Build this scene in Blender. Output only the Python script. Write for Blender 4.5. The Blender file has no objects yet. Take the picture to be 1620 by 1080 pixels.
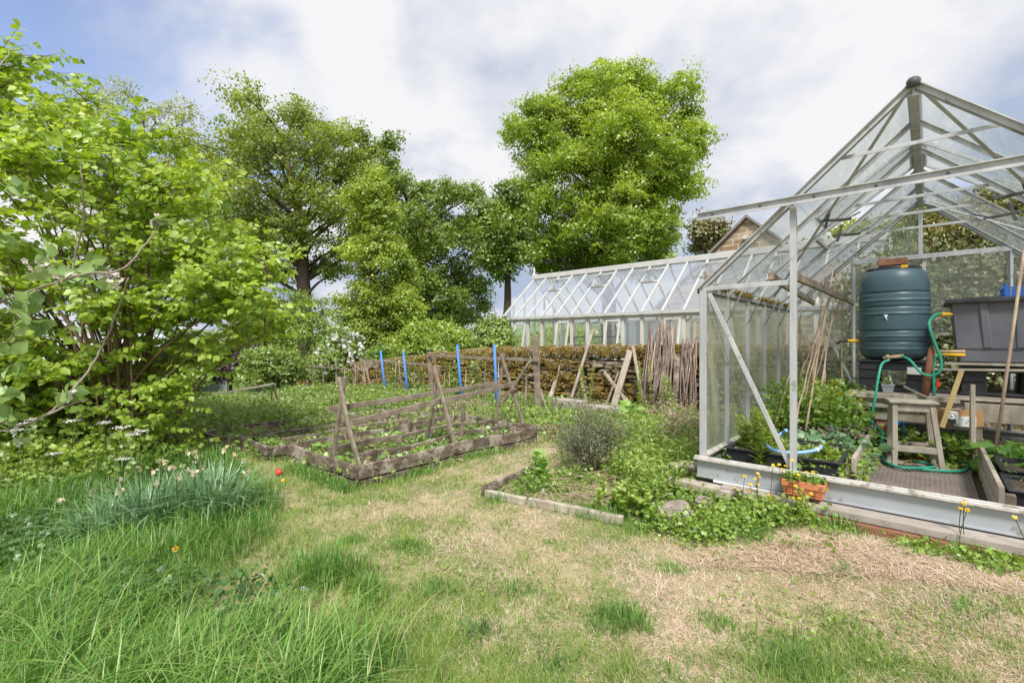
import bpy, math, random
import numpy as np
from mathutils import Vector as V
R = math.radians
rng = np.random.default_rng(7)
random.seed(7)
SC = bpy.context.scene
COL = SC.collection

# ------------------------------------------------------------------ camera, sky, sun, exposure
F, CX, HY, CZ = 740.0, 810.0, 540.0, 1.25          # level wide-angle camera, 1.25 m above the lawn
cam = bpy.data.cameras.new('camera'); camo = bpy.data.objects.new('camera', cam); COL.objects.link(camo)
cam.sensor_width = 36; cam.lens = 36 * F / 1620; cam.clip_start = .05; cam.clip_end = 3000
camo.location = (0, 0, CZ); camo.rotation_euler = (R(90), 0, 0)
SC.camera = camo
SUN_EL, SUN_AZ = 52, 176            # azimuth clockwise from +Y: high, almost straight behind the camera
W = bpy.data.worlds.new('World'); SC.world = W; W.use_nodes = True
nt = W.node_tree; nt.nodes.clear(); N = nt.nodes.new; L = nt.links.new
out = N('ShaderNodeOutputWorld'); bg = N('ShaderNodeBackground'); bg.inputs['Strength'].default_value = .1
L(bg.outputs[0], out.inputs[0])
sky = N('ShaderNodeTexSky'); sky.sky_type = 'NISHITA'; sky.sun_disc = False
sky.sun_elevation = R(SUN_EL); sky.sun_rotation = R(SUN_AZ); sky.air_density = 1.1; sky.dust_density = 1.2; sky.ozone_density = 2.5
tc = N('ShaderNodeTexCoord')
nrm = N('ShaderNodeVectorMath'); nrm.operation = 'NORMALIZE'; L(tc.outputs['Generated'], nrm.inputs[0])
sep = N('ShaderNodeSeparateXYZ'); L(nrm.outputs[0], sep.inputs[0])
def wm(op, a, b=None, clamp=False):
    n = N('ShaderNodeMath'); n.operation = op; n.use_clamp = clamp
    for i, x in enumerate((a, b)):
        if x is None: continue
        if isinstance(x, (int, float)): n.inputs[i].default_value = x
        else: L(x, n.inputs[i])
    return n.outputs[0]
zz = wm('ADD', wm('MAXIMUM', sep.outputs[2], 0), .35)
cmb = N('ShaderNodeCombineXYZ')
L(wm('DIVIDE', sep.outputs[0], zz), cmb.inputs[0]); L(wm('DIVIDE', sep.outputs[1], zz), cmb.inputs[1]); cmb.inputs[2].default_value = 3.3
def wnoise(scale, det, rough=.55, dist=.3):
    n = N('ShaderNodeTexNoise'); n.inputs['Scale'].default_value = scale; n.inputs['Detail'].default_value = det
    n.inputs['Roughness'].default_value = rough; n.inputs['Distortion'].default_value = dist; L(cmb.outputs[0], n.inputs['Vector']); return n.outputs[0]
n1 = wnoise(1.5, 7); n2 = wnoise(1.25, 5, .45, .2); n3 = wnoise(2.8, 8, .55, .2)
def hole(px, py, w):
    d = V(((px - CX) / F, 1, -(py - HY) / F)).normalized()
    n = N('ShaderNodeVectorMath'); n.operation = 'DOT_PRODUCT'; L(nrm.outputs[0], n.inputs[0]); n.inputs[1].default_value = d
    return wm('MULTIPLY', wm('SUBTRACT', n.outputs[1], math.cos(R(w)), True), 1 / (1 - math.cos(R(w))))
h = wm('ADD', wm('ADD', hole(270, 130, 17), wm('MULTIPLY', hole(90, 110, 13), .8)), wm('ADD', wm('MULTIPLY', hole(430, 165, 10), .7), wm('MULTIPLY', hole(885, 70, 8), .5)))
mask = wm('SUBTRACT', wm('ADD', wm('MULTIPLY', n1, 3.4), -.42), wm('MULTIPLY', wm('MINIMUM', h, 1), 1.2))
mr = N('ShaderNodeMapRange'); mr.interpolation_type = 'SMOOTHSTEP'; L(mask, mr.inputs[0]); mr.inputs[1].default_value = .0; mr.inputs[2].default_value = .92; mr.inputs[3].default_value = .03
cr = N('ShaderNodeValToRGB'); L(wm('ADD', wm('MULTIPLY', n2, .6), wm('MULTIPLY', n3, .4)), cr.inputs[0])
cr.color_ramp.elements[0].position = .43; cr.color_ramp.elements[0].color = (2.5, 2.95, 3.9, 1)
cr.color_ramp.elements[1].position = .55; cr.color_ramp.elements[1].color = (5.1, 5.1, 5.2, 1)
sk2 = N('ShaderNodeMixRGB'); sk2.blend_type = 'MULTIPLY'; sk2.inputs[0].default_value = 1; L(sky.outputs[0], sk2.inputs[1]); sk2.inputs[2].default_value = (1.45, 1.25, 1.25, 1)
mx = N('ShaderNodeMixRGB'); L(mr.outputs[0], mx.inputs[0]); L(sk2.outputs[0], mx.inputs[1]); L(cr.outputs[0], mx.inputs[2])
L(mx.outputs[0], bg.inputs[0])
sl = bpy.data.lights.new('sun', 'SUN'); sl.energy = 3.0; sl.angle = R(12); sl.color = (1, .955, .88)
so = bpy.data.objects.new('sun', sl); COL.objects.link(so)
az = R(SUN_AZ); sd = V((math.sin(az) * math.cos(R(SUN_EL)), math.cos(az) * math.cos(R(SUN_EL)), math.sin(R(SUN_EL))))
so.rotation_euler = (-sd).to_track_quat('-Z', 'Y').to_euler()
vs = SC.view_settings; vs.view_transform = 'Standard'; vs.look = 'None'; vs.gamma = 1; vs.exposure = .86; vs.use_curve_mapping = False
SC.cycles.max_bounces = 8; SC.cycles.transparent_max_bounces = 24; SC.cycles.transmission_bounces = 4

# ------------------------------------------------------------------ geometry helpers
AX = math.atan2(740, 830)
DU = V((math.cos(AX), -math.sin(AX), 0)); DV = V((math.sin(AX), math.cos(AX), 0)); UP = V((0, 0, 1))
def UV(u, v, z=0): return DU * u + DV * v + UP * z
def ray(px, py): return V(((px - CX) / F, 1, -(py - HY) / F))
def P(px, py, Y): return V((0, 0, CZ)) + ray(px, py) * Y
def GP(px, py, z=0.): return P(px, py, (CZ - z) / ((py - HY) / F))
def PV(px, py, v): r = ray(px, py); return V((0, 0, CZ)) + r * (v / r.dot(DV))
def PU(px, py, u): r = ray(px, py); return V((0, 0, CZ)) + r * (u / r.dot(DU))
def sm(x): x = np.clip(x, 0, 1); return x * x * (3 - 2 * x)
def gz(x, y):                                       # height of the ground
    x = np.asarray(x, float); y = np.asarray(y, float)
    z = .11 * sm((x - .9) / 1.3) * sm((8 - y) / 3)
    z = z - .75 * sm((y - 10.5) / 7) * sm((-x - 1) / 4)
    z = z - 2.5 * sm((y - 30) / 60)
    z = z + .018 * np.sin(x * 1.9 + 1) * np.cos(y * 1.4) + .010 * np.sin(x * 5.1 + y * 2) + .008 * np.cos(y * 6.3 - x * 3.1)
    return z
ORG = {}
def world_org(o):
    return ORG.get(o.name, V((0, 0, 0)))
def tagit(o, label=None, cat=None, group=None, kind=None):
    if label: o['label'] = label
    if cat: o['category'] = cat
    if group: o['group'] = group
    if kind: o['kind'] = kind
    return o
def thing(name, label, cat, loc=(0, 0, 0), group=None, kind=None):
    o = bpy.data.objects.new(name, None); COL.objects.link(o); o.location = loc; o.empty_display_size = .1
    ORG[o.name] = V(loc); return tagit(o, label, cat, group, kind)
def link(name, me, mat, parent, loc):
    o = bpy.data.objects.new(name, me); COL.objects.link(o)
    if mat is not None: me.materials.append(mat)
    if parent is not None:
        o.parent = parent; ORG[o.name] = world_org(parent)
    else:
        o.location = loc; ORG[o.name] = V(loc)
    return o
def np_mesh(name, verts, faces, mat, parent=None, loc=None, rnd=None, smooth=False):
    """verts (N,3); faces: list of (M,k) index arrays; rnd: per-face values in the same order"""
    org = world_org(parent) if parent is not None else V(loc if loc is not None else (0, 0, 0))
    verts = np.asarray(verts, np.float64) - np.array(org)
    me = bpy.data.meshes.new(name)
    me.vertices.add(len(verts)); me.vertices.foreach_set('co', verts.astype(np.float32).ravel())
    li = np.concatenate([f.ravel() for f in faces]); sizes = np.concatenate([np.full(len(f), f.shape[1]) for f in faces])
    me.loops.add(len(li)); me.loops.foreach_set('vertex_index', li.astype(np.int32))
    st = np.concatenate([[0], np.cumsum(sizes)[:-1]])
    me.polygons.add(len(sizes)); me.polygons.foreach_set('loop_start', st.astype(np.int32)); me.polygons.foreach_set('loop_total', sizes.astype(np.int32))
    if smooth: me.polygons.foreach_set('use_smooth', np.ones(len(sizes), bool))
    me.update(calc_edges=True)
    if rnd is not None:
        a = me.attributes.new('rnd', 'FLOAT', 'FACE'); a.data.foreach_set('value', np.asarray(rnd, np.float32))
    return link(name, me, mat, parent, org)
class MB:
    def __init__(s): s.v = []; s.f = []; s.sm = []
    def add(s, vs, fs, smooth=False):
        b = len(s.v); s.v += [tuple(x) for x in vs]; s.f += [[i + b for i in f] for f in fs]; s.sm += [smooth] * len(fs); return s
    def box(s, c, sx, sy, sz, ax=None, ay=None, az=None, taper=1.0):
        ax = ax or DU; ay = ay or DV; az = az or UP; c = V(c); vs = []
        for k in (-1, 1):
            t = 1 if k < 0 else taper
            for i, j in ((-1, -1), (1, -1), (1, 1), (-1, 1)):
                vs.append(c + ax * (i * sx / 2 * t) + ay * (j * sy / 2 * t) + az * (k * sz / 2))
        return s.add(vs, [(3, 2, 1, 0), (4, 5, 6, 7), (0, 1, 5, 4), (1, 2, 6, 5), (2, 3, 7, 6), (3, 0, 4, 7)])
    def bar(s, a, b, w, h, up=None, ext=0.):
        a = V(a); b = V(b); d = (b - a); l = d.length; d /= l; up = V(up) if up is not None else UP
        if abs(d.dot(up)) > .97: up = DV if abs(d.dot(DV)) < .9 else DU
        sd_ = d.cross(up).normalized(); u2 = sd_.cross(d).normalized()
        return s.box((a + b) / 2, l + 2 * ext, w, h, d, sd_, u2)
    def tube(s, pts, rad, n=8, cap=True, smooth=True):
        pts = [V(p) for p in pts]; m = len(pts); rad = [rad] * m if isinstance(rad, (int, float)) else rad
        vs = []; prev = None
        for i, p in enumerate(pts):
            d = (pts[min(i + 1, m - 1)] - pts[max(i - 1, 0)]).normalized()
            if prev is None:
                x = d.orthogonal().normalized()
            else: x = (prev - d * prev.dot(d)).normalized()
            prev = x; y = d.cross(x)
            for k in range(n):
                a = 2 * math.pi * k / n; vs.append(p + (x * math.cos(a) + y * math.sin(a)) * rad[i])
        fs = [[i * n + k, i * n + (k + 1) % n, (i + 1) * n + (k + 1) % n, (i + 1) * n + k] for i in range(m - 1) for k in range(n)]
        s.add(vs, fs, smooth)
        if cap: s.add([], []); b = len(s.v) - len(vs); s.f += [[b + k for k in range(n)][::-1], [b + (m - 1) * n + k for k in range(n)]]; s.sm += [False] * 2
        return s
    def lathe(s, c, prof, n=32, smooth=True, a0=0, squash=1.0):
        c = V(c); vs = []
        for r, z in prof:
            for k in range(n):
                a = 2 * math.pi * k / n + a0; vs.append(c + V((math.cos(a) * r, math.sin(a) * r * squash, z)))
        fs = [[i * n + k, i * n + (k + 1) % n, (i + 1) * n + (k + 1) % n, (i + 1) * n + k] for i in range(len(prof) - 1) for k in range(n)]
        return s.add(vs, fs, smooth)
    def quad(s, a, b, c, d): return s.add([a, b, c, d], [(0, 1, 2, 3)])
    def build(s, name, mat, parent=None, loc=None, bevel=0, label=None):
        org = world_org(parent) if parent is not None else V(loc if loc is not None else (0, 0, 0))
        me = bpy.data.meshes.new(name); me.from_pydata([V(v) - org for v in s.v], [], s.f)
        me.polygons.foreach_set('use_smooth', s.sm); me.update()
        o = link(name, me, mat, parent, org)
        if bevel:
            b = o.modifiers.new('bevel', 'BEVEL'); b.width = bevel; b.segments = 2; b.limit_method = 'ANGLE'
        if label: o['label'] = label
        return o
def one(name, mb, mat, label, cat, loc, group=None, bevel=0, kind=None):
    return tagit(mb.build(name, mat, None, loc, bevel), label, cat, group, kind)
def pline(pts, n=8):                                 # Catmull-Rom through points
    pts = [V(p) for p in pts]; q = [pts[0] * 2 - pts[1]] + pts + [pts[-1] * 2 - pts[-2]]; o = []
    for i in range(1, len(q) - 2):
        a, b, c, d = q[i - 1:i + 3]
        for k in range(n):
            t = k / n; o.append(.5 * ((2 * b) + (c - a) * t + (2 * a - 5 * b + 4 * c - d) * t * t + (3 * b - a - 3 * c + d) * t ** 3))
    o.append(pts[-1]); return o

# ------------------------------------------------------------------ materials
def lin(c):
    c = [x / 255 for x in c]; return tuple(((x + .055) / 1.055) ** 2.4 if x > .04 else x / 12.92 for x in c) + (1,)
def newmat(name):
    m = bpy.data.materials.new(name); m.use_nodes = True; m.node_tree.nodes.clear(); return m, m.node_tree.nodes.new, m.node_tree.links.new
def ramp(n, cols, pos=None):
    e = n.color_ramp.elements; k = len(cols)
    while len(e) < k: e.new(.5)
    for i, c in enumerate(cols):
        e[i].position = pos[i] if pos else i / (k - 1); e[i].color = c if len(c) == 4 else tuple(c) + (1,)
def leafmat(name, cols, transl=.35, gloss=.06, rough=.45):
    m, N, L = newmat(name); o = N('ShaderNodeOutputMaterial'); at = N('ShaderNodeAttribute'); at.attribute_name = 'rnd'
    r = N('ShaderNodeValToRGB'); ramp(r, cols); L(at.outputs['Fac'], r.inputs[0])
    d = N('ShaderNodeBsdfDiffuse'); t = N('ShaderNodeBsdfTranslucent'); g = N('ShaderNodeBsdfGlossy'); g.inputs['Roughness'].default_value = rough
    hs = N('ShaderNodeHueSaturation'); hs.inputs['Hue'].default_value = .485; hs.inputs['Saturation'].default_value = 1.1; hs.inputs['Value'].default_value = 1.35; L(r.outputs[0], hs.inputs['Color'])
    L(r.outputs[0], d.inputs[0]); L(hs.outputs[0], t.inputs[0]); m1 = N('ShaderNodeMixShader'); m1.inputs[0].default_value = transl
    L(d.outputs[0], m1.inputs[1]); L(t.outputs[0], m1.inputs[2]); m2 = N('ShaderNodeMixShader'); m2.inputs[0].default_value = gloss
    L(m1.outputs[0], m2.inputs[1]); L(g.outputs[0], m2.inputs[2]); L(m2.outputs[0], o.inputs[0]); return m
def pmat(name, cols, scale=4, rough=.8, bump=.3, det=6, pos=None, stretch=None, metal=0, spec=.3, bscale=None, bdist=.01, extra=None, coord='Object'):
    m, N, L = newmat(name); o = N('ShaderNodeOutputMaterial'); b = N('ShaderNodeBsdfPrincipled'); L(b.outputs[0], o.inputs[0])
    tc = N('ShaderNodeTexCoord'); mp = N('ShaderNodeMapping'); L(tc.outputs[coord], mp.inputs[0])
    if stretch: mp.inputs['Scale'].default_value = stretch
    n = N('ShaderNodeTexNoise'); n.inputs['Scale'].default_value = scale; n.inputs['Detail'].default_value = det; n.inputs['Roughness'].default_value = .65; L(mp.outputs[0], n.inputs['Vector'])
    r = N('ShaderNodeValToRGB'); ramp(r, cols, pos or [.3 + .4 * i / max(1, len(cols) - 1) for i in range(len(cols))]); L(n.outputs[0], r.inputs[0])
    c = r.outputs[0]
    if extra:                                         # (colour, scale, threshold): blotches with a shape of their own
        ec, es, et = extra; n3 = N('ShaderNodeTexNoise'); n3.inputs['Scale'].default_value = es; n3.inputs['Detail'].default_value = 7; n3.inputs['Roughness'].default_value = .7; L(tc.outputs[coord], n3.inputs['Vector'])
        mr = N('ShaderNodeMapRange'); mr.inputs[1].default_value = et; mr.inputs[2].default_value = et + .07; L(n3.outputs[0], mr.inputs[0])
        mx = N('ShaderNodeMixRGB'); L(mr.outputs[0], mx.inputs[0]); L(c, mx.inputs[1]); mx.inputs[2].default_value = ec; c = mx.outputs[0]
    L(c, b.inputs['Base Color']); b.inputs['Metallic'].default_value = metal; b.inputs['Roughness'].default_value = rough
    b.inputs['Specular IOR Level'].default_value = spec
    if bump:
        n2 = N('ShaderNodeTexNoise'); n2.inputs['Scale'].default_value = bscale or scale * 3; n2.inputs['Detail'].default_value = 8; L(mp.outputs[0], n2.inputs['Vector'])
        bp = N('ShaderNodeBump'); bp.inputs['Strength'].default_value = bump; bp.inputs['Distance'].default_value = bdist; L(n2.outputs[0], bp.inputs['Height']); L(bp.outputs[0], b.inputs['Normal'])
    return m
def glassmat(name, film=.06, dirt=.0, filmcol=(.6, .63, .6, 1), tint=(.96, .98, .97, 1), scale=3, streak=(1, 1, .25), gmax=1.0):
    m, N, L = newmat(name); o = N('ShaderNodeOutputMaterial')
    t = N('ShaderNodeBsdfTransparent'); t.inputs[0].default_value = tint
    g = N('ShaderNodeBsdfGlossy'); g.inputs['Roughness'].default_value = .03
    f = N('ShaderNodeLayerWeight'); f.inputs[0].default_value = .5; pw = N('ShaderNodeMath'); pw.operation = 'POWER'; pw.inputs[1].default_value = 4.2; L(f.outputs['Facing'], pw.inputs[0])
    gm = N('ShaderNodeMath'); gm.operation = 'MULTIPLY_ADD'; gm.inputs[1].default_value = gmax * .55; gm.inputs[2].default_value = .025; L(pw.outputs[0], gm.inputs[0])
    ms = N('ShaderNodeMixShader'); L(gm.outputs[0], ms.inputs[0]); L(t.outputs[0], ms.inputs[1]); L(g.outputs[0], ms.inputs[2])
    d = N('ShaderNodeBsdfDiffuse'); d.inputs[0].default_value = filmcol; tl = N('ShaderNodeBsdfTranslucent'); tl.inputs[0].default_value = filmcol
    dm = N('ShaderNodeMixShader'); dm.inputs[0].default_value = .5; L(d.outputs[0], dm.inputs[1]); L(tl.outputs[0], dm.inputs[2])
    tc = N('ShaderNodeTexCoord'); mp = N('ShaderNodeMapping'); mp.inputs['Scale'].default_value = streak; L(tc.outputs['Object'], mp.inputs[0])
    n = N('ShaderNodeTexNoise'); n.inputs['Scale'].default_value = scale; n.inputs['Detail'].default_value = 8; n.inputs['Roughness'].default_value = .7; L(mp.outputs[0], n.inputs['Vector'])
    mr = N('ShaderNodeMapRange'); L(n.outputs[0], mr.inputs[0]); mr.inputs[1].default_value = .35; mr.inputs[2].default_value = .75; mr.inputs[3].default_value = film; mr.inputs[4].default_value = film + dirt
    m2 = N('ShaderNodeMixShader'); L(mr.outputs[0], m2.inputs[0]); L(ms.outputs[0], m2.inputs[1]); L(dm.outputs[0], m2.inputs[2]); L(m2.outputs[0], o.inputs[0]); return m
M = {}
M['hazel'] = leafmat('hazel_leaf', [(.15, .25, .035), (.26, .40, .05), (.38, .53, .07), (.50, .62, .13)], .5, .05)
M['apple'] = leafmat('apple_leaf', [(.16, .26, .08), (.26, .40, .12), (.36, .50, .20)], .35, .06)
M['syc'] = leafmat('sycamore_leaf', [(.13, .19, .03), (.25, .34, .055), (.40, .48, .09)], .5)
M['pale'] = leafmat('pale_leaf', [(.22, .27, .08), (.34, .40, .12), (.46, .50, .18)], .5)
M['lime'] = leafmat('lime_leaf', [(.17, .26, .03), (.30, .43, .055), (.46, .58, .10)], .5)
M['beech'] = leafmat('beech_leaf', [(.11, .18, .03), (.21, .32, .05), (.36, .47, .08)], .45)
M['birch'] = leafmat('birch_leaf', [(.19, .28, .035), (.31, .43, .055), (.46, .56, .10)], .5)
M['brown'] = leafmat('bronze_leaf', [(.20, .17, .07), (.27, .25, .10), (.20, .25, .09)], .3)
M['purple'] = leafmat('purple_leaf', [(.03, .02, .03), (.06, .035, .05), (.09, .05, .07)], .15)
M['shrub'] = leafmat('shrub_leaf', [(.11, .19, .035), (.23, .34, .06), (.38, .49, .13)], .35)
M['weed'] = leafmat('weed_leaf', [(.10, .18, .03), (.18, .31, .05), (.30, .44, .08), (.42, .50, .14)], .35)
M['docks'] = leafmat('broad_leaf', [(.10, .23, .05), (.18, .36, .06), (.30, .48, .10)], .3, .08)
M['grey'] = leafmat('fennel_leaf', [(.11, .12, .07), (.19, .22, .11), (.28, .30, .19), (.27, .20, .17)], .3)
M['ivy'] = leafmat('ivy_leaf', [(.06, .08, .035), (.13, .16, .06), (.24, .26, .10), (.30, .30, .18)], .2)
M['yew'] = leafmat('yew_leaf', [(.07, .09, .02), (.14, .19, .03), (.26, .28, .05), (.32, .22, .07)], .2)
M['grass'] = leafmat('grass_long', [(.05, .115, .025), (.10, .23, .042), (.18, .36, .06), (.30, .46, .11), (.54, .46, .28)], .35, .05)
M['lawn'] = leafmat('grass_mown', [(.10, .21, .03), (.20, .34, .055), (.38, .43, .13), (.30, .22, .13), (.62, .49, .35), (.76, .62, .48), (.86, .74, .61)], .25, .03)
M['daff'] = leafmat('narcissus_leaf', [(.13, .26, .12), (.20, .36, .17), (.30, .45, .24)], .25, .08)
M['spent'] = leafmat('spent_petal', [(.66, .56, .36), (.78, .72, .56), (.72, .52, .26)], .4)
M['nettle'] = leafmat('nettle_leaf', [(.04, .10, .03), (.08, .18, .045), (.14, .27, .07)], .3)
M['white'] = leafmat('white_petal', [(.75, .73, .72), (.85, .83, .84)], .3)
M['pink'] = leafmat('pink_petal', [(.80, .70, .72), (.70, .52, .60), (.8, .76, .74)], .3)
M['yellow'] = leafmat('yellow_petal', [(.85, .55, .02), (.90, .65, .03)], .3)
M['mauve'] = leafmat('mauve_petal', [(.42, .22, .40), (.60, .35, .50)], .3)
M['mosst'] = leafmat('moss_tuft', [(.17, .12, .03), (.30, .205, .045), (.42, .29, .075), (.27, .26, .05)], .2)
M['dry'] = leafmat('dry_twig', [(.25, .17, .12), (.36, .27, .19), (.46, .38, .28)], .1)
M['bark'] = pmat('bark', [(.055, .04, .028), (.12, .09, .065)], 6, .9, .6, stretch=(1, 1, .3))
M['hazelbark'] = pmat('hazel_bark', [(.10, .065, .035), (.20, .14, .085)], 14, .7, .3, stretch=(1, 1, .3))
M['twig'] = pmat('twig_bark', [(.20, .17, .14), (.32, .28, .22)], 25, .8, .3)
M['wood'] = pmat('weathered_wood', [(.14, .105, .08), (.25, .20, .155), (.36, .31, .255)], 9, .85, .5, stretch=(1, 1, 1), bscale=30, bdist=.004, extra=((.17, .19, .10, 1), 3.5, .60))
M['wooddark'] = pmat('damp_wood', [(.055, .04, .03), (.13, .10, .075), (.25, .205, .165)], 9, .85, .7, bscale=28, bdist=.006, stretch=(1, 1, 2.2), extra=((.33, .29, .24, 1), 5, .50))
M['woodgrey'] = pmat('grey_wood', [(.28, .23, .19), (.40, .35, .29), (.52, .47, .40)], 10, .85, .4, stretch=(1, 1, .4), bscale=40, bdist=.003, extra=((.20, .20, .15, 1), 6, .62))
M['woodred'] = pmat('stained_wood', [(.20, .085, .055), (.30, .14, .09)], 7, .8, .4, extra=((.36, .30, .26, 1), 9, .62))
M['ply'] = pmat('orange_ply', [(.42, .24, .10), (.52, .32, .15)], 6, .6, .2)
M['timbery'] = pmat('yellow_batten', [(.45, .33, .14), (.58, .44, .22)], 8, .7, .2)
M['cane'] = pmat('cane', [(.34, .23, .17), (.48, .36, .27), (.58, .47, .36)], 6, .7, .3)
M['canegrey'] = pmat('old_cane', [(.10, .07, .06), (.21, .155, .13), (.37, .30, .26)], 5, .8, .4)
M['alu'] = pmat('dull_aluminium', [(.36, .37, .39), (.50, .51, .53), (.60, .61, .62)], 9, .55, .2, stretch=(1, 1, .15), metal=.3, extra=((.27, .29, .22, 1), 9, .60))
M['galv'] = pmat('galvanised_plinth', [(.36, .39, .42), (.44, .47, .50)], 3, .5, .06, metal=.25, extra=((.29, .29, .26, 1), 6, .58))
M['lip'] = pmat('weathered_lip', [(.46, .44, .42), (.62, .60, .57)], 10, .6, .2, extra=((.30, .28, .22, 1), 12, .53))
M['black'] = pmat('black_plastic', [(.022, .023, .028), (.045, .046, .052)], 3, .45, .05, extra=((.11, .11, .12, 1), 7, .63))
M['tank'] = pmat('dusty_black_tank', [(.14, .14, .175), (.20, .20, .235)], 3, .5, .05, extra=((.24, .24, .26, 1), 5, .62))
M['butt'] = pmat('green_butt', [(.058, .105, .135), (.078, .135, .16)], 2, .42, .03, extra=((.15, .21, .22, 1), 11, .60), spec=.4)
M['hose'] = pmat('green_hose', [(.03, .30, .20), (.05, .38, .26)], 4, .4, 0)
M['blue'] = pmat('blue_plastic', [(.05, .20, .62), (.09, .28, .72)], 5, .45, .05)
M['bluep'] = pmat('pale_blue_pipe', [(.20, .38, .72), (.28, .48, .80)], 5, .45, .05)
M['bluecrate'] = pmat('blue_crate', [(.03, .13, .50), (.05, .18, .58)], 5, .5, .05)
M['yelp'] = pmat('yellow_plastic', [(.75, .42, .03), (.85, .52, .05)], 5, .45, 0)
M['tap'] = pmat('brass_joint', [(.40, .30, .18), (.55, .42, .28)], 20, .6, .3)
M['terra'] = pmat('terracotta', [(.55, .19, .09), (.66, .26, .13)], 6, .75, .1)
M['brick'] = pmat('red_brick', [(.28, .12, .075), (.42, .21, .13)], 16, .9, .5, extra=((.30, .27, .13, 1), 20, .58))
M['stonew'] = pmat('wall_stone', [(.13, .105, .08), (.25, .21, .165), (.38, .34, .29)], 5, .95, .8, bdist=.02, extra=((.19, .135, .035, 1), 3.2, .44))
M['stone'] = pmat('garden_stone', [(.17, .14, .11), (.30, .26, .22), (.44, .40, .35)], 14, .95, 1.0, bdist=.03, bscale=26, extra=((.50, .47, .43, 1), 9, .58))
M['conc'] = pmat('lichened_concrete', [(.28, .25, .22), (.42, .37, .34)], 6, .95, .5, bdist=.01, extra=((.55, .51, .48, 1), 4.5, .60))
M['paint'] = pmat('white_paint', [(.47, .47, .46), (.60, .60, .585)], 4, .5, .1, extra=((.55, .54, .46, 1), 6, .66))
M['cream'] = pmat('cream_paint', [(.52, .50, .44), (.62, .60, .53)], 4, .6, .1)
M['soil'] = pmat('soil', [(.07, .05, .035), (.16, .125, .09)], 12, .95, .9, bdist=.03)
M['matt'] = pmat('worn_mat', [(.22, .18, .16), (.34, .29, .26)], 7, .8, .2)
M['whitep'] = pmat('white_plastic', [(.72, .72, .74), (.80, .80, .82)], 4, .4, 0)
M['greyp'] = pmat('grey_plastic', [(.30, .32, .36), (.36, .38, .42)], 4, .5, 0)
M['redp'] = pmat('red_plastic', [(.62, .05, .03), (.70, .08, .05)], 4, .4, 0)
M['dark'] = pmat('dark_metal', [(.06, .06, .065), (.12, .12, .12)], 9, .5, .1)
M['sheet'] = pmat('pale_sheeting', [(.42, .46, .48), (.54, .57, .60)], 1, .5, .1)
M['slate'] = pmat('roof_slate', [(.20, .18, .16), (.30, .27, .24)], 3, .85, .4)
M['glass'] = glassmat('clear_glass', .02, .06)
M['glassroof'] = glassmat('roof_glass', .05, .12, (.70, .73, .76, 1))
M['glassdirty'] = glassmat('grimy_glass', .20, .34, (.56, .58, .46, 1), scale=4, streak=(1, 1, .8))
M['glassrear'] = glassmat('rear_glass', .09, .22, (.52, .54, .46, 1), scale=4, streak=(1, 1, .5))
M['glasslong'] = glassmat('long_greenhouse_glass', .16, .12, (.72, .76, .90, 1), streak=(1, 1, .5))
# dressed house stone: coursed rubble
def housemat():
    m, N, L = newmat('house_stone'); o = N('ShaderNodeOutputMaterial'); b = N('ShaderNodeBsdfPrincipled'); L(b.outputs[0], o.inputs[0]); b.inputs['Roughness'].default_value = .95
    tc = N('ShaderNodeTexCoord'); mp = N('ShaderNodeMapping'); mp.inputs['Rotation'].default_value = (R(90), 0, 0); L(tc.outputs['Object'], mp.inputs[0])
    br = N('ShaderNodeTexBrick'); br.inputs['Scale'].default_value = 1; br.inputs['Brick Width'].default_value = .42; br.inputs['Row Height'].default_value = .16; br.inputs['Mortar Size'].default_value = .012; br.offset = .43; br.squash = .7; br.squash_frequency = 3
    br.inputs['Color1'].default_value = (.26, .18, .11, 1); br.inputs['Color2'].default_value = (.50, .40, .27, 1); br.inputs['Mortar'].default_value = (.56, .49, .38, 1)
    L(mp.outputs[0], br.inputs['Vector']); n = N('ShaderNodeTexNoise'); n.inputs['Scale'].default_value = 4; n.inputs['Detail'].default_value = 8; L(tc.outputs['Object'], n.inputs['Vector'])
    mx = N('ShaderNodeMixRGB'); mx.blend_type = 'OVERLAY'; mx.inputs[0].default_value = .45; L(br.outputs[0], mx.inputs[1]); L(n.outputs[0], mx.inputs[2]); L(mx.outputs[0], b.inputs['Base Color'])
    bp = N('ShaderNodeBump'); bp.inputs['Strength'].default_value = .7; bp.inputs['Distance'].default_value = .02; L(n.outputs[0], bp.inputs['Height']); L(bp.outputs[0], b.inputs['Normal']); return m
M['house'] = housemat()

# ------------------------------------------------------------------ foliage helpers
def unit(a): return a / np.maximum(np.linalg.norm(a, axis=-1, keepdims=True), 1e-9)
LEAF_FAR = (np.array([[0, 0, 0], [.45, -.42, .10], [1, 0, -.12], [.45, .42, .10]]), [np.array([[0, 1, 2, 3]])])
LEAF_NEAR = (np.array([[0, 0, 0], [.18, -.30, .07], [.52, -.44, .10], [.84, -.22, .02], [1.08, 0, -.12], [.84, .22, .02], [.52, .44, .10], [.18, .30, .07], [.5, 0, 0]]),
             [np.array([[0, 1, 2, 8], [8, 2, 3, 4], [8, 4, 5, 6], [0, 8, 6, 7]])])
LEAF_NARROW = (np.array([[0, 0, 0], [.35, -.13, .03], [1, 0, -.12], [.35, .13, .03]]), [np.array([[0, 1, 2, 3]])])
LEAF_LOBE = (np.array([[0, 0, 0], [.3, -.5, .06], [.45, -.14, .03], [.8, -.42, 0], [1, 0, -.1], [.8, .42, 0], [.45, .14, .03], [.3, .5, .06]]),
             [np.array([[0, 1, 2], [0, 6, 7], [2, 3, 4], [4, 5, 6], [0, 2, 6], [2, 4, 6]])])
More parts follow.
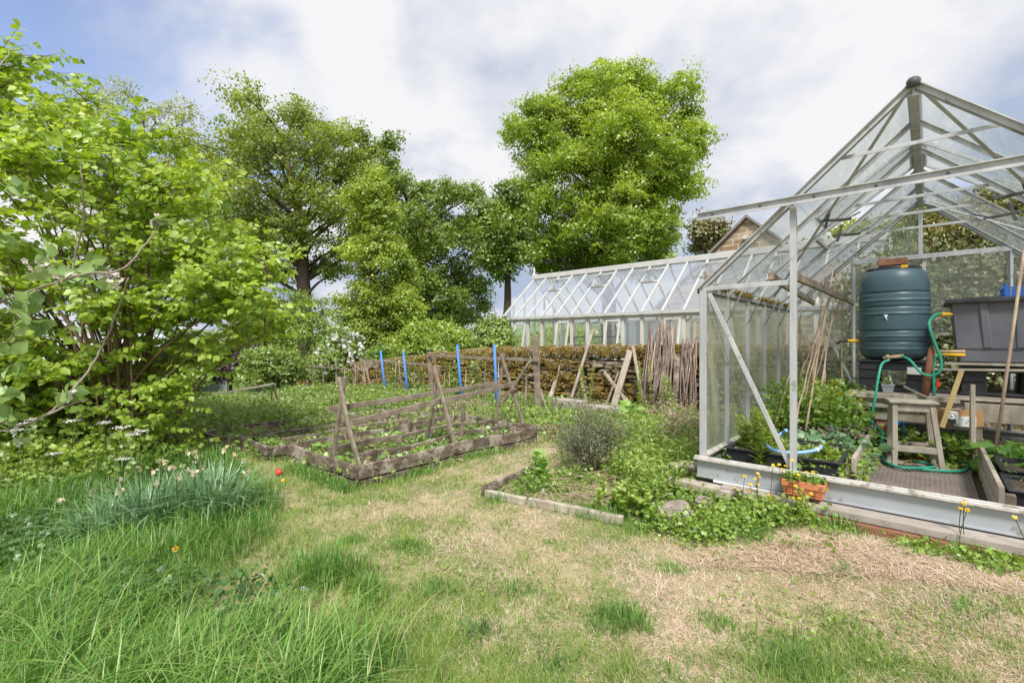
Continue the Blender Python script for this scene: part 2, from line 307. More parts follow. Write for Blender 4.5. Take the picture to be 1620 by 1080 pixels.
FLOWER5 = (np.array([[0, 0, -.05]] + [[math.cos(a) * r, math.sin(a) * r, z] for k in range(5) for a, r, z in ((2 * math.pi * k / 5 - .5, .75, .18), (2 * math.pi * k / 5, 1, .28), (2 * math.pi * k / 5 + .5, .75, .18))]),
           [np.array([[0, 1 + 3 * k, 2 + 3 * k, 3 + 3 * k] for k in range(5)])])
def scatter(tpl, pos, axis, nrm_, size):
    T, FS = tpl; n = len(pos); x = unit(axis); z = unit(nrm_ - (nrm_ * x).sum(1, keepdims=True) * x); y = np.cross(z, x)
    s = np.broadcast_to(np.asarray(size, float).reshape(-1, 1, 1), (n, 1, 1))
    v = pos[:, None, :] + s * (T[None, :, 0:1] * x[:, None] + T[None, :, 1:2] * y[:, None] + T[None, :, 2:3] * z[:, None])
    k = len(T); off = (np.arange(n) * k)[:, None, None]
    return v.reshape(-1, 3), [(f[None] + off).reshape(-1, f.shape[1]) for f in FS], [len(f) for f in FS]
def leaves(name, tpl, pos, axis, nrm_, size, rnd, mat, parent=None, loc=None):
    v, fs, cnt = scatter(tpl, np.asarray(pos), np.asarray(axis), np.asarray(nrm_), size)
    rr = np.concatenate([np.repeat(rnd, c) for c in cnt])
    return np_mesh(name, v, fs, mat, parent, loc, rr)
def rdir(n, zb=0., zs=1.):
    d = rng.normal(size=(n, 3)); d[:, 2] = d[:, 2] * zs + zb; return unit(d)
def blades(pos, h, w, lean, az, seg=3, curl=1.6):
    """grass-like blades: pos (n,3); lean = sideways reach as a share of the height"""
    n = len(pos); h = np.broadcast_to(h, n); w = np.broadcast_to(w, n); lean = np.broadcast_to(lean, n)
    dx = np.stack([np.cos(az), np.sin(az), np.zeros(n)], 1); sx = np.stack([-np.sin(az + rng.normal(0, .5, n)), np.cos(az), np.zeros(n)], 1); sx = unit(sx)
    vs = []; 
    for i in range(seg + 1):
        t = i / seg; c = pos + dx * (h * lean * t ** curl)[:, None]; c = c + np.array([0, 0, 1.]) * (h * (t - .35 * np.clip(lean, 0, 2) * t ** 3))[:, None]
        if i < seg:
            ww = w * (1 - .55 * t ** 2); vs += [c - sx * (ww / 2)[:, None], c + sx * (ww / 2)[:, None]]
        else: vs.append(c)
    k = len(vs); v = np.stack(vs, 1).reshape(-1, 3); off = (np.arange(n) * k)[:, None]
    q = [np.array([[2 * i, 2 * i + 1, 2 * i + 3, 2 * i + 2]]) for i in range(seg - 1)]
    fs = []
    if q: qq = np.concatenate(q); fs.append((qq[None] + off[:, :, None]).reshape(-1, 4))
    t3 = np.array([[2 * seg - 2, 2 * seg - 1, 2 * seg]]); fs.append((t3[None] + off[:, :, None]).reshape(-1, 3))
    return v, fs, [seg - 1, 1] if q else [1]
def blademesh(name, pos, h, w, lean, az, rnd, mat, parent=None, loc=None, seg=3, curl=1.6):
    v, fs, cnt = blades(pos, h, w, lean, az, seg, curl)
    return np_mesh(name, v, fs, mat, parent, loc, np.concatenate([np.repeat(rnd, c) for c in cnt]))
def inpoly(x, y, poly):
    c = np.zeros(len(x), bool); n = len(poly); j = n - 1
    for i in range(n):
        xi, yi = poly[i]; xj, yj = poly[j]
        with np.errstate(divide='ignore', invalid='ignore'):
            c ^= ((yi > y) != (yj > y)) & (x < (xj - xi) * (y - yi) / (yj - yi + 1e-12) + xi)
        j = i
    return c
def edge_dist(x, y, poly):
    d = np.full(len(x), 1e9); n = len(poly)
    for i in range(n):
        ax, ay = poly[i]; bx, by = poly[(i + 1) % n]; vx, vy = bx - ax, by - ay
        t = np.clip(((x - ax) * vx + (y - ay) * vy) / (vx * vx + vy * vy + 1e-9), 0, 1)
        d = np.minimum(d, np.hypot(x - ax - t * vx, y - ay - t * vy))
    return d
def sample_poly(poly, n):
    p = np.array(poly, float); lo, hi = p.min(0), p.max(0); ox = []; 
    while sum(len(a) for a in ox) < n:
        q = rng.uniform(lo, hi, (n * 3, 2)); ox.append(q[inpoly(q[:, 0], q[:, 1], poly)])
    return np.concatenate(ox)[:n]
def tree(name, label, cat, poly, Y, stem, leafm, nb=40, sub=16, lv=45, ls=.16, spread=1.0, thick=1.0, tr=.22, clump=.35, group=None, bark='bark', tpl=LEAF_FAR, limbs=26, low=None, base_z=None, flat=.55):
    """poly: crown outline at distance Y; stem: [(px,py) base .. top] of the trunk; the crown gets a real depth"""
    k = F / Y; pm = [((a - CX) / k, CZ - (b - HY) / k) for a, b in poly]
    b0 = stem[0]; bx = (b0[0] - CX) / k; bz = float(gz(bx, Y)) if base_z is None else base_z
    root = thing(name, label, cat, (bx, Y, bz), group)
    q = sample_poly(pm, nb * 12); qe = edge_dist(q[:, 0], q[:, 1], pm); q = q[qe > min(clump * 1.3, qe.max() * .3)]; chosen = [q[0]]                     # spread the boughs out (best of candidates)
    ed = edge_dist(q[:, 0], q[:, 1], pm)
    for _ in range(nb - 1):
        c = rng.integers(0, len(q), 10); dd = np.min(np.hypot(q[c, None, 0] - np.array(chosen)[None, :, 0], q[c, None, 1] - np.array(chosen)[None, :, 1]), 1)
        chosen.append(q[c[np.argmax(dd)]])
    ch = np.array(chosen); e = edge_dist(ch[:, 0], ch[:, 1], pm); em = e.max()
    T = thick * em * 1.1
    dy = rng.uniform(-1, 1, nb) * T * np.sqrt(np.clip(e / em, .12, 1))
    bc = np.stack([ch[:, 0], Y + dy, ch[:, 1]], 1)
    br = spread * em * .30 * (0.3 + .75 * np.sqrt(e / em))
    sc = bc[:, None, :] + rng.normal(size=(nb, sub, 3)) * br[:, None, None] * np.array([1, 1, .62]) * .62; sc = sc.reshape(-1, 3); brn = np.repeat(rng.normal(0, .13, nb), sub)
    keep = ((inpoly(sc[:, 0], sc[:, 2], pm) & (edge_dist(sc[:, 0], sc[:, 2], pm) > clump * rng.uniform(0, .9, len(sc)))) | (rng.random(len(sc)) < .05)) & (sc[:, 2] > bz + .3); sc = sc[keep]
    srnd = np.clip(.5 + brn[keep] + rng.normal(0, .13, len(sc)), 0, 1)
    n = len(sc) * lv; dr = rdir(n).reshape(len(sc), lv, 3); dr[..., 2] = np.where(rng.random((len(sc), lv)) < .72, np.abs(dr[..., 2]), dr[..., 2])
    cs = clump * 1.55 * rng.uniform(.55, 1.35, (len(sc), 1, 1)); off = dr * cs * np.clip(rng.normal(.86, .22, (len(sc), lv, 1)), .1, 1.35) * np.array([1, 1, flat])
    ql = rng.normal(0, .38, (len(sc), 1, 2)); off[..., 2] += (off[..., :2] * ql).sum(-1)
    lp = (sc[:, None] + off).reshape(-1, 3); dd = dr.reshape(-1, 3)
    ax = unit(np.cross(dd, rdir(n)) + dd * .35 + np.array([0, 0, -.25]))
    nn = unit(dd * 1.0 + rdir(n) * .55 + np.array([0, -.05, .35])); size = ls * rng.uniform(.7, 1.25, n)
    rn = np.clip(np.repeat(srnd, lv) + rng.normal(0, .13, n), 0, 1)
    leaves('crown', tpl, lp, ax, nn, size, rn, M[leafm], root)
    # trunk and limbs
    mb = MB(); sp = [V(((a - CX) / k, Y, CZ - (b - HY) / k)) for a, b in stem]; sp[0].z = bz - .2; 
    pts = pline(sp, 4) if len(sp) > 1 else sp; m = len(pts)
    for i in range(1, m - 1): pts[i] = pts[i] + V((random.gauss(0, tr * .12), random.gauss(0, tr * .12), 0))
    mb.tube(pts, [tr * (1.25 - .95 * i / (m - 1)) for i in range(m)], 9); mb.build('trunk', M[bark], root)
    lb = MB(); order = rng.permutation(nb)[:limbs]; H0 = sp[0].z; H1 = sp[-1].z
    st = [p for p in pts if low is None or p.z > CZ - (low - HY) / k]
    for j in order:
        t = V(bc[j]); c = [p for p in st if p.z < t.z + .1] or [st[0]]
        zt = t.z - (t - pts[-1]).to_2d().length * .55; s0 = min(c, key=lambda p: abs(p.z - zt)); ln = (t - s0).length
        mid = s0.lerp(t, .5) + V((random.gauss(0, .06) * ln, random.gauss(0, .06) * ln, .10 * ln)); r0 = tr * random.uniform(.2, .38)
        pl = pline([s0, mid, t], 4); lb.tube(pl, [r0 * (1 - .85 * i / (len(pl) - 1)) for i in range(len(pl))], 5, False)
        for _ in range(5):
            cand = sc[rng.integers(0, len(sc), 30)]; c2 = V(cand[np.argmin(((cand - bc[j]) ** 2).sum(1))]); a0 = pl[random.randint(len(pl) // 2, len(pl) - 1)]
            md = a0.lerp(c2, .5) + V((0, 0, .06 * ln)); lb.tube([a0, md, c2], [r0 * .28, r0 * .18, r0 * .07], 4, False)
    if lb.f: lb.build('limbs', M[bark], root)
    return root

# ================================================================== SETTING
# ground: one sheet to the horizon, finer near the camera
def ground():
    xs = np.concatenate([-np.geomspace(700, 12, 22), np.linspace(-11.5, 9, 150), np.geomspace(9.5, 700, 22)])
    ys = np.concatenate([-np.geomspace(200, 3, 8), np.linspace(-2.5, 16, 140), np.geomspace(16.6, 1200, 26)])
    X, Y = np.meshgrid(xs, ys); Z = gz(X, Y); n, m = len(ys), len(xs)
    i = np.arange((n - 1) * (m - 1)); r, c = i // (m - 1), i % (m - 1); a = r * m + c
    m_, N, L = newmat('ground_earth'); o = N('ShaderNodeOutputMaterial'); b = N('ShaderNodeBsdfPrincipled'); L(b.outputs[0], o.inputs[0]); b.inputs['Roughness'].default_value = .95; b.inputs['Specular IOR Level'].default_value = .1
    tc = N('ShaderNodeTexCoord'); no = N('ShaderNodeTexNoise'); no.inputs['Scale'].default_value = 1.1; no.inputs['Detail'].default_value = 9; no.inputs['Roughness'].default_value = .7; L(tc.outputs['Object'], no.inputs['Vector'])
    rp = N('ShaderNodeValToRGB'); ramp(rp, [(.11, .15, .04), (.20, .22, .08), (.37, .31, .18), (.50, .42, .28)], [.36, .45, .54, .66]); L(no.outputs[0], rp.inputs[0])
    sp = N('ShaderNodeSeparateXYZ'); L(tc.outputs['Object'], sp.inputs[0]); mr = N('ShaderNodeMapRange'); mr.inputs[1].default_value = 9; mr.inputs[2].default_value = 13; L(sp.outputs[1], mr.inputs[0])
    n2 = N('ShaderNodeTexNoise'); n2.inputs['Scale'].default_value = .35; n2.inputs['Detail'].default_value = 6; L(tc.outputs['Object'], n2.inputs['Vector'])
    r2 = N('ShaderNodeValToRGB'); ramp(r2, [(.06, .12, .03), (.12, .20, .05), (.20, .26, .09)], [.3, .5, .7]); L(n2.outputs[0], r2.inputs[0])
    mx = N('ShaderNodeMixRGB'); L(mr.outputs[0], mx.inputs[0]); L(rp.outputs[0], mx.inputs[1]); L(r2.outputs[0], mx.inputs[2]); L(mx.outputs[0], b.inputs['Base Color'])
    bn = N('ShaderNodeTexNoise'); bn.inputs['Scale'].default_value = 60; bn.inputs['Detail'].default_value = 6; L(tc.outputs['Object'], bn.inputs['Vector']); bp = N('ShaderNodeBump'); bp.inputs['Strength'].default_value = .8; bp.inputs['Distance'].default_value = .02; L(bn.outputs[0], bp.inputs['Height']); L(bp.outputs[0], b.inputs['Normal'])
    g = np_mesh('ground', np.stack([X.ravel(), Y.ravel(), Z.ravel()], 1), [np.stack([a, a + 1, a + m + 1, a + m], 1)], m_, smooth=True); g['kind'] = 'structure'
ground()
# far hills
def hills():
    n, m = 90, 8; xs = np.linspace(-900, 900, n); vs = []
    for j in range(m):
        t = j / (m - 1)
        for i, x in enumerate(xs):
            hgt = 22 + 9 * math.sin(x * .008 + 1) + 6 * math.sin(x * .021) + 3 * math.sin(x * .05)
            vs.append((x, 480 + 260 * t, -6 + hgt * math.sin(t * math.pi * .5)))
    i = np.arange((n - 1) * (m - 1)); r, c = i // (n - 1), i % (n - 1); a = r * n + c
    o = np_mesh('hills', np.array(vs), [np.stack([a, a + 1, a + n + 1, a + n], 1)], pmat('hill_fields', [(.10, .17, .08), (.18, .25, .12), (.26, .32, .17)], .012, .95, 0), smooth=True); o['kind'] = 'structure'
hills()

# ================================================================== FAR BACKGROUND
tree('broad_tree', 'pale feathery tree rising behind the big hazel shrub, left of the broad dark trunked tree', 'tree',
     [(90, 300), (120, 210), (150, 150), (200, 132), (260, 140), (310, 165), (330, 220), (345, 330), (330, 460), (120, 460)], 27, [(225, 560), (225, 400), (228, 240)], 'pale', nb=56, sub=11, lv=30, ls=.13, clump=.36, tr=.25, limbs=40)
tree('sycamore_tree', 'broad round crowned tree with stout forked dark trunk, left of centre', 'tree',
     [(300, 300), (318, 215), (350, 175), (400, 160), (440, 150), (480, 168), (520, 188), (560, 215), (590, 262), (600, 330), (585, 400), (540, 440), (500, 455), (440, 450), (390, 470), (350, 440), (310, 400)],
     24, [(486, 560), (482, 470), (478, 395), (470, 330), (455, 250)], 'syc', nb=62, sub=22, lv=56, ls=.125, clump=.30, tr=.34, limbs=58, low=470)
tree('beech_tree', 'dark leafy tree with jagged top behind the light green conical tree', 'tree',
     [(590, 330), (596, 225), (625, 215), (650, 250), (665, 300), (700, 285), (730, 300), (752, 290), (775, 330), (780, 400), (775, 470), (770, 520), (700, 530), (640, 540), (620, 460)],
     27, [(676, 570), (672, 480), (660, 400), (640, 300)], 'beech', nb=66, sub=18, lv=50, ls=.14, clump=.30, tr=.30, limbs=60)
tree('narrow_tree', 'dark slim topped tree half hidden behind the broad crowned tree', 'tree',
     [(540, 260), (545, 200), (560, 190), (590, 215), (610, 215), (625, 260), (620, 330), (600, 420), (560, 420)], 29, [(588, 560), (590, 400), (580, 240)], 'beech', nb=26, sub=12, lv=34, ls=.17, clump=.34, tr=.2, limbs=22)
tree('slender_tree', 'thin trunked tree standing just left of the big lime tree', 'tree',
     [(745, 330), (760, 295), (790, 290), (830, 300), (850, 350), (845, 420), (815, 450), (775, 455), (752, 420)], 23, [(802, 570), (803, 470), (806, 400), (812, 330)], 'beech', nb=36, sub=12, lv=36, ls=.15, clump=.32, tr=.19, limbs=32, low=450)
tree('lime_tree', 'tall bright green tree with rounded crown behind the long greenhouse', 'tree',
     [(793, 209), (818, 181), (845, 162), (866, 134), (893, 114), (941, 95), (974, 86), (1008, 105), (1051, 125), (1092, 133), (1106, 172), (1118, 186), (1140, 204), (1138, 232), (1111, 251), (1113, 288), (1121, 314), (1094, 316), (1087, 380), (1056, 433), (989, 438), (883, 440), (835, 433), (801, 410), (787, 352), (806, 297), (827, 267), (799, 246)],
     26, [(965, 560), (962, 440), (960, 300), (958, 180)], 'lime', nb=112, sub=27, lv=62, ls=.135, clump=.30, tr=.38, limbs=70, thick=.62, spread=.88)
tree('bronze_tree', 'small brownish leaved tree beside the stone house gable', 'tree',
     [(1085, 400), (1090, 355), (1115, 345), (1150, 350), (1160, 380), (1140, 410)], 21, [(1115, 500), (1118, 420), (1122, 365)], 'brown', nb=22, sub=10, lv=24, ls=.13, clump=.25, tr=.1, limbs=20)
tree('conical_tree', 'light green conical tree with slim straight trunk, in front of the darker trees', 'tree',
     [(593, 222), (604, 262), (628, 320), (640, 350), (636, 380), (658, 420), (652, 450), (676, 490), (668, 545), (600, 560), (532, 545), (528, 480), (544, 440), (534, 400), (552, 370), (550, 320), (575, 270)], 17, [(592, 590), (590, 520), (588, 440), (592, 310)], 'birch', nb=96, sub=14, lv=44, ls=.085, clump=.19, tr=.12, limbs=80, flat=.4, thick=.8)
tree('pale_birch', 'small pale stemmed birch left of the white blossom', 'tree',
     [(440, 470), (470, 455), (520, 470), (535, 520), (520, 575), (450, 580), (425, 530)], 18, [(484, 600), (484, 530), (482, 465)], 'shrub', nb=26, sub=10, lv=30, ls=.08, clump=.2, tr=.045, limbs=24, bark='twig')
# garden shrubs in front of the trees
tree('garden_shrub', 'rounded light green shrub on dark stems beyond the raised beds', 'shrub',
     [(375, 600), (380, 568), (405, 550), (440, 545), (478, 560), (492, 590), (480, 612), (430, 615), (390, 612)], 11.8, [(442, 628), (440, 600), (438, 575)], 'shrub', nb=34, sub=12, lv=34, ls=.06, clump=.12, tr=.05, limbs=30, thick=1.2)
tree('purple_shrub', 'dark purple leaved shrub behind the rounded green shrub', 'shrub',
     [(318, 600), (325, 565), (350, 548), (385, 545), (410, 560), (405, 590), (370, 605)], 14, [(365, 622), (365, 600), (365, 570)], 'purple', nb=26, sub=10, lv=34, ls=.09, clump=.16, tr=.05, limbs=20)
t = tree('rhododendron', 'shrub covered in large white blossom behind the trellis', 'shrub',
     [(485, 600), (490, 560), (515, 525), (545, 512), (575, 530), (585, 570), (575, 600), (530, 606)], 15.8, [(535, 622), (535, 590), (535, 560)], 'shrub', nb=26, sub=10, lv=26, ls=.09, clump=.18, tr=.05, limbs=20)
k = F / 15.4; q = sample_poly([(492, 592), (498, 562), (520, 528), (548, 516), (572, 535), (575, 560), (550, 585)], 100)
bp_ = np.stack([(q[:, 0] - CX) / k, 15.4 + rng.uniform(-.5, .3, 100), CZ - (q[:, 1] - HY) / k], 1)
bp_ = (bp_[:, None] + rng.normal(size=(100, 4, 3)) * .06).reshape(-1, 3)
leaves('blossom', FLOWER5, bp_, rdir(len(bp_)), rdir(len(bp_), .5) + np.array([0, -.8, 0]), .062, rng.random(len(bp_)), M['white'], t)
for i, (nm, lb, poly, Y, st, mt, nb, ls) in enumerate([
    ('hedge_shrub', 'mid green bush under the dark tree, behind the blue poles', [(620, 590), (625, 530), (660, 505), (705, 500), (745, 520), (760, 560), (750, 592)], 15.6, [(690, 600), (690, 575), (690, 545)], 'lime', 44, .09),
    ('leafy_shrub', 'leafy green bush between the slim tree trunk and the long greenhouse', [(745, 595), (750, 520), (775, 500), (800, 505), (815, 540), (812, 590)], 13.2, [(783, 600), (783, 570), (783, 545)], 'shrub', 26, .08),
    ('loose_shrub', 'loose green bush below the conical tree and right of the white blossom', [(560, 600), (565, 555), (600, 540), (650, 545), (665, 580), (660, 604)], 16.2, [(612, 612), (612, 590), (612, 570)], 'weed', 30, .07),
    ('low_shrub', 'low yellow green bush left of the purple shrub, behind the hazel stems', [(240, 640), (250, 600), (290, 585), (335, 590), (350, 620), (330, 645)], 11, [(295, 650), (295, 630), (295, 610)], 'weed', 26, .07),
    ('elder_shrub', 'tall green bush behind the rounded shrub and beside the pale birch', [(360, 560), (370, 490), (410, 460), (450, 470), (462, 520), (455, 566)], 18, [(410, 590), (410, 540), (410, 500)], 'syc', 36, .11)]):
    tree(nm, lb, 'shrub', poly, Y, st, mt, nb=nb, sub=11, lv=34, ls=ls, clump=ls * 2.1, tr=.05, limbs=20)
# distant wood as one mass behind everything
def wood():
    n = 260; xs = rng.uniform(-75, 95, n); ys = rng.uniform(60, 100, n) + np.abs(xs) * .3; top = 4.2 + 1.2 * np.sin(xs * .2) + rng.uniform(-1, 1, n)
    c = np.stack([xs, ys, np.zeros(n)], 1); lp = c[:, None] + rng.normal(size=(n, 130, 3)) * np.array([1.7, 1.7, 1.0]); lp[..., 2] = rng.random((n, 130)) * top[:, None] - 2.2 
    lp = lp.reshape(-1, 3); m = len(lp)
    o = leaves('far_wood', LEAF_FAR, lp, rdir(m), rdir(m, .8), .62, np.clip(np.repeat(rng.random(n), 130) * .6 + rng.random(m) * .4, 0, 1), M['syc'])
    tagit(o, 'distant line of woodland on the horizon', 'woodland', kind='stuff')
wood()
# pale polytunnel glimpsed through the hazel stems
def polytunnel():
    Y = 15; r = thing('polytunnel', 'long pale sheeted tunnel glimpsed behind the hazel stems', 'polytunnel', (-11, Y, -.5)); prof = [(math.cos(a), math.sin(a)) for a in np.linspace(0, math.pi, 15)]
    mb = MB(); x0, x1 = -17.5, -10.4; vs = [(x, Y + 2.1 * c, -.6 + 2.1 * s) for x in (x0, x1) for c, s in prof]; mb.add(vs, [(i, i + 1, i + 16, i + 15) for i in range(14)], True); mb.build('cover', M['sheet'], r)
    hb = MB()
    for x in np.linspace(x0, x1, 9): hb.tube([(x, Y + 2.12 * c, -.6 + 2.12 * s) for c, s in prof], .03, 5)
    hb.build('hoops', M['alu'], r)
polytunnel()
# stone house
def house():
    v0, v1, ua, w, zt, ze = 15.0, 23.0, -4.03, 2.7, 4.88, 2.45
    r = thing('stone_house', 'pitched roof house of buff stone seen beyond the long greenhouse', 'house', UV(ua, v0, 0))
    mb = MB(); a = [UV(ua - w, v0, -.2), UV(ua + w, v0, -.2), UV(ua + w, v0, ze), UV(ua, v0, zt), UV(ua - w, v0, ze)]; b = [p + DV * (v1 - v0) for p in a]
    mb.add(a + b, [(4, 3, 2, 1, 0), (5, 6, 7, 8, 9), (0, 1, 6, 5), (1, 2, 7, 6), (4, 0, 5, 9)])
    o = mb.build('wall', M['house'], r); o.rotation_euler = (0, 0, 0)
    rb = MB()
    for s in (-1, 1):
        e = UV(ua + s * (w + .15), v0 - .12, ze - .12); t = UV(ua, v0 - .12, zt + .03); dd = DV * (v1 - v0 + .24); nn = UP * .09
        rb.add([e, t, t + dd, e + dd, e + nn, t + nn, t + dd + nn, e + dd + nn], [(0, 1, 5, 4), (4, 5, 6, 7), (0, 4, 7, 3), (0, 3, 2, 1), (1, 2, 6, 5), (3, 7, 6, 2)])
    rb.build('roof', M['slate'], r)
    MB().tube([UV(ua - .02, v0 - .14, zt - .55), UV(ua - .02, v0 + .02, zt - .55)], .07, 14).build('vent_pipe', M['cream'], r)
    MB().box(UV(ua - 1.9, v0 - .02, 1.5), .8, .1, 1.1).build('window', M['cream'], r)
house()
# second stone range behind the greenhouses on the right
def outhouse():
    r = thing('stone_outbuilding', 'low buff stone building behind the garden wall, seen through both greenhouses', 'building', UV(-.6, 11.2, 0))
    MB().box(UV(.8, 11.9, 1.1), 4.6, 1.4, 2.6).build('wall', M['house'], r)
    mb = MB(); mb.bar(UV(-1.7, 11.55, 2.75), UV(3.3, 11.55, 2.75), 1.9, .10, UP * .9 - DV * .42); mb.build('roof', M['slate'], r)
outhouse()

# ================================================================== LONG GREENHOUSE
def long_gh():
    u0, v0, v1, ze, zr, dz = -9.94, 10.70, 13.9, 1.96, 3.35, .52; vm = (v0 + v1) / 2; nb = 18; u1 = u0 + dz * nb
    r = thing('long_greenhouse', 'long white framed greenhouse with pitched glass roof behind the dry stone wall', 'greenhouse', UV(u0, v0, 0))
    MB().box(UV((u0 + u1) / 2, (v0 + v1) / 2, .16), u1 - u0 + .1, v1 - v0 + .1, .5).build('base_wall', M['stone'], r, bevel=.01)
    fl = MB()
    for i in range(nb + 1):
        u = u0 + i * dz; w = .07 if i % 2 else .09
        for vv in (v0, v1): MB().bar(UV(u, vv, .42), UV(u, vv, ze), w, .07, DV).build('post', M['cream' if i % 2 else 'paint'], r)
        for vv in (v0, v1): MB().bar(UV(u, vv + (-.06 if vv == v0 else .06), ze - .03), UV(u, vm, zr), .042, .06).build('rafter', M['paint'], r)
    for vv, s in ((v0, -1), (v1, 1)):
        MB().bar(UV(u0 - .08, vv + s * .07, ze - .01), UV(u1 + .08, vv + s * .07, ze - .01), .09, .075).build('gutter', M['paint'], r)
        MB().bar(UV(u0, vv, .46), UV(u1, vv, .46), .10, .06).build('sill', M['paint'], r)
        MB().bar(UV(u0, vv, ze - .09), UV(u1, vv, ze - .09), .06, .07).build('head_rail', M['cream'], r)
    MB().bar(UV(u0 - .1, vm, zr + .06), UV(u1 + .1, vm, zr + .06), .12, .15).build('ridge', M['paint'], r, bevel=.01)
    MB().lathe(UV(u0 - .02, vm, zr + .1), [(.06, 0), (.05, .08), (.02, .12), (.045, .17), (.03, .22), (0, .34)], 10).build('finial', M['paint'], r)
    for uu in (u0, u1):
        for vv in np.linspace(v0 + .53, v1 - .53, 5):
            zt = ze + (zr - ze) * (1 - abs(vv - vm) / (v1 - vm)); MB().bar(UV(uu, vv, .42), UV(uu, vv, zt - .02), .05, .05, DU).build('gable_post', M['paint'], r)
        MB().bar(UV(uu, v0, ze - .02), UV(uu, v1, ze - .02), .05, .07).build('gable_rail', M['paint'], r)
    for i in range(nb):
        a, b = u0 + i * dz + .03, u0 + (i + 1) * dz - .03
        MB().bar(UV((a + b) / 2, v0 - .02, ze), UV((a + b) / 2, vm, zr - .01), b - a, .006).build('roof_pane', M['glasslong'], r)
        MB().bar(UV((a + b) / 2, v1 + .02, ze), UV((a + b) / 2, vm, zr - .01), b - a, .006).build('roof_pane', M['glasslong'], r)
    for i in range(nb):
        a, b = u0 + i * dz + .045, u0 + (i + 1) * dz - .045
        if i not in (1, 4, 7, 10, 12): MB().box(UV((a + b) / 2, v0, (.49 + ze - .12) / 2), b - a, .005, ze - .61).build('side_pane', M['glass'], r)
        MB().box(UV((a + b) / 2, v1, (.49 + ze - .12) / 2), b - a, .005, ze - .61).build('side_pane', M['glass'], r)
    sl = (V((0, 0, 1)) * (zr - ze) + DV * (vm - v0)).normalized(); nrm = DU.cross(sl).normalized(); 
    if nrm.z < 0: nrm = -nrm
    for i in (2, 5, 8, 11, 14):                          # open roof vents, hinged at the ridge
        u = u0 + (i + .5) * dz; top = UV(u, vm - .14, zr - .11); op = sl.copy(); d = (-sl + nrm * .6).normalized(); n2 = DU.cross(d).normalized()
        fr = MB(); l, w = .68, dz - .03
        for s in (-1, 1): fr.bar(top + DU * (s * (w / 2 - .02)), top + DU * (s * (w / 2 - .02)) + d * l, .045, .035, n2)
        for q in (.02, l - .02): fr.bar(top - DU * (w / 2) + d * q, top + DU * (w / 2) + d * q, .045, .036, n2)
        v = fr.build('roof_vent', M['paint'], r); mbg = MB(); mbg.bar(top + d * .04, top + d * (l - .04), w - .06, .005, n2); mbg.build('pane', M['glass'], v)
        st = MB(); st.bar(top + d * .6, top - sl * .62, .02, .02); st.bar(UV(u - w / 2, vm - .14 - .62 * sl.dot(DV), zr - .11 - .62 * sl.z), UV(u + w / 2, vm - .14 - .62 * sl.dot(DV), zr - .11 - .62 * sl.z), .05, .04, nrm); st.build('stay', M['cream'], v)
    for i in (1, 4, 7, 10, 12):                          # casements pushed out at the bottom
        a, b = u0 + i * dz + .05, u0 + (i + 1) * dz - .05; 
        if i == 10: b -= 0
        top = UV((a + b) / 2, v0 - .03, ze - .15); d = (-UP * 1 - DV * .22).normalized(); n2 = DU.cross(d).normalized(); l = 1.12; w = b - a; fr = MB()
        for s in (-1, 1): fr.bar(top + DU * (s * (w / 2 - .025)), top + DU * (s * (w / 2 - .025)) + d * l, .05, .04, n2)
        for q in (.025, l - .025): fr.bar(top - DU * (w / 2) + d * q, top + DU * (w / 2) + d * q, .05, .041, n2)
        v = fr.build('window', M['paint'], r); mbg = MB(); mbg.bar(top + d * .05, top + d * (l - .05), w - .1, .005, n2); mbg.build('pane', M['glass'], v)
    for zc in (1.0, 1.32, 1.6):                            # staging seen through the glass
        b = thing('greenhouse_shelf', {1.0: 'lowest', 1.32: 'middle', 1.6: 'topmost'}[zc] + ' dark shelf inside the left end of the long greenhouse', 'shelf', UV(u0 + .5, v1 - .5, zc - .2), 'shelves inside the long greenhouse')
        MB().box(UV(u0 + 2.4, v1 - .35, zc - .2), 3.6, .4, .04).build('board', M['dark'], b)
        bb = MB(); bb.box(UV(u0 + .65, v1 - .35, zc - .3), .03, .3, .16); bb.box(UV(u0 + 4.1, v1 - .35, zc - .3), .03, .3, .16); bb.build('brackets', M['dark'], b)
    c = MB(); pts = []
    for j in range(24):
        s = j / 23; pts.append((s, .03 * math.sin(s * 23) + .015 * math.sin(s * 61)))
    vs = [UV(u0 + 2.9 + s * 1.3, v1 - .9 + o * 1.4, z) for z in (.55, 1.85) for s, o in pts]; c.add(vs, [(j, j + 1, j + 25, j + 24) for j in range(23)], True)
    one('white_sheet', c, M['sheet'], 'crumpled white sheet hanging inside the long greenhouse', 'sheet', UV(u0 + 3, v1 - .9, .5))
long_gh()

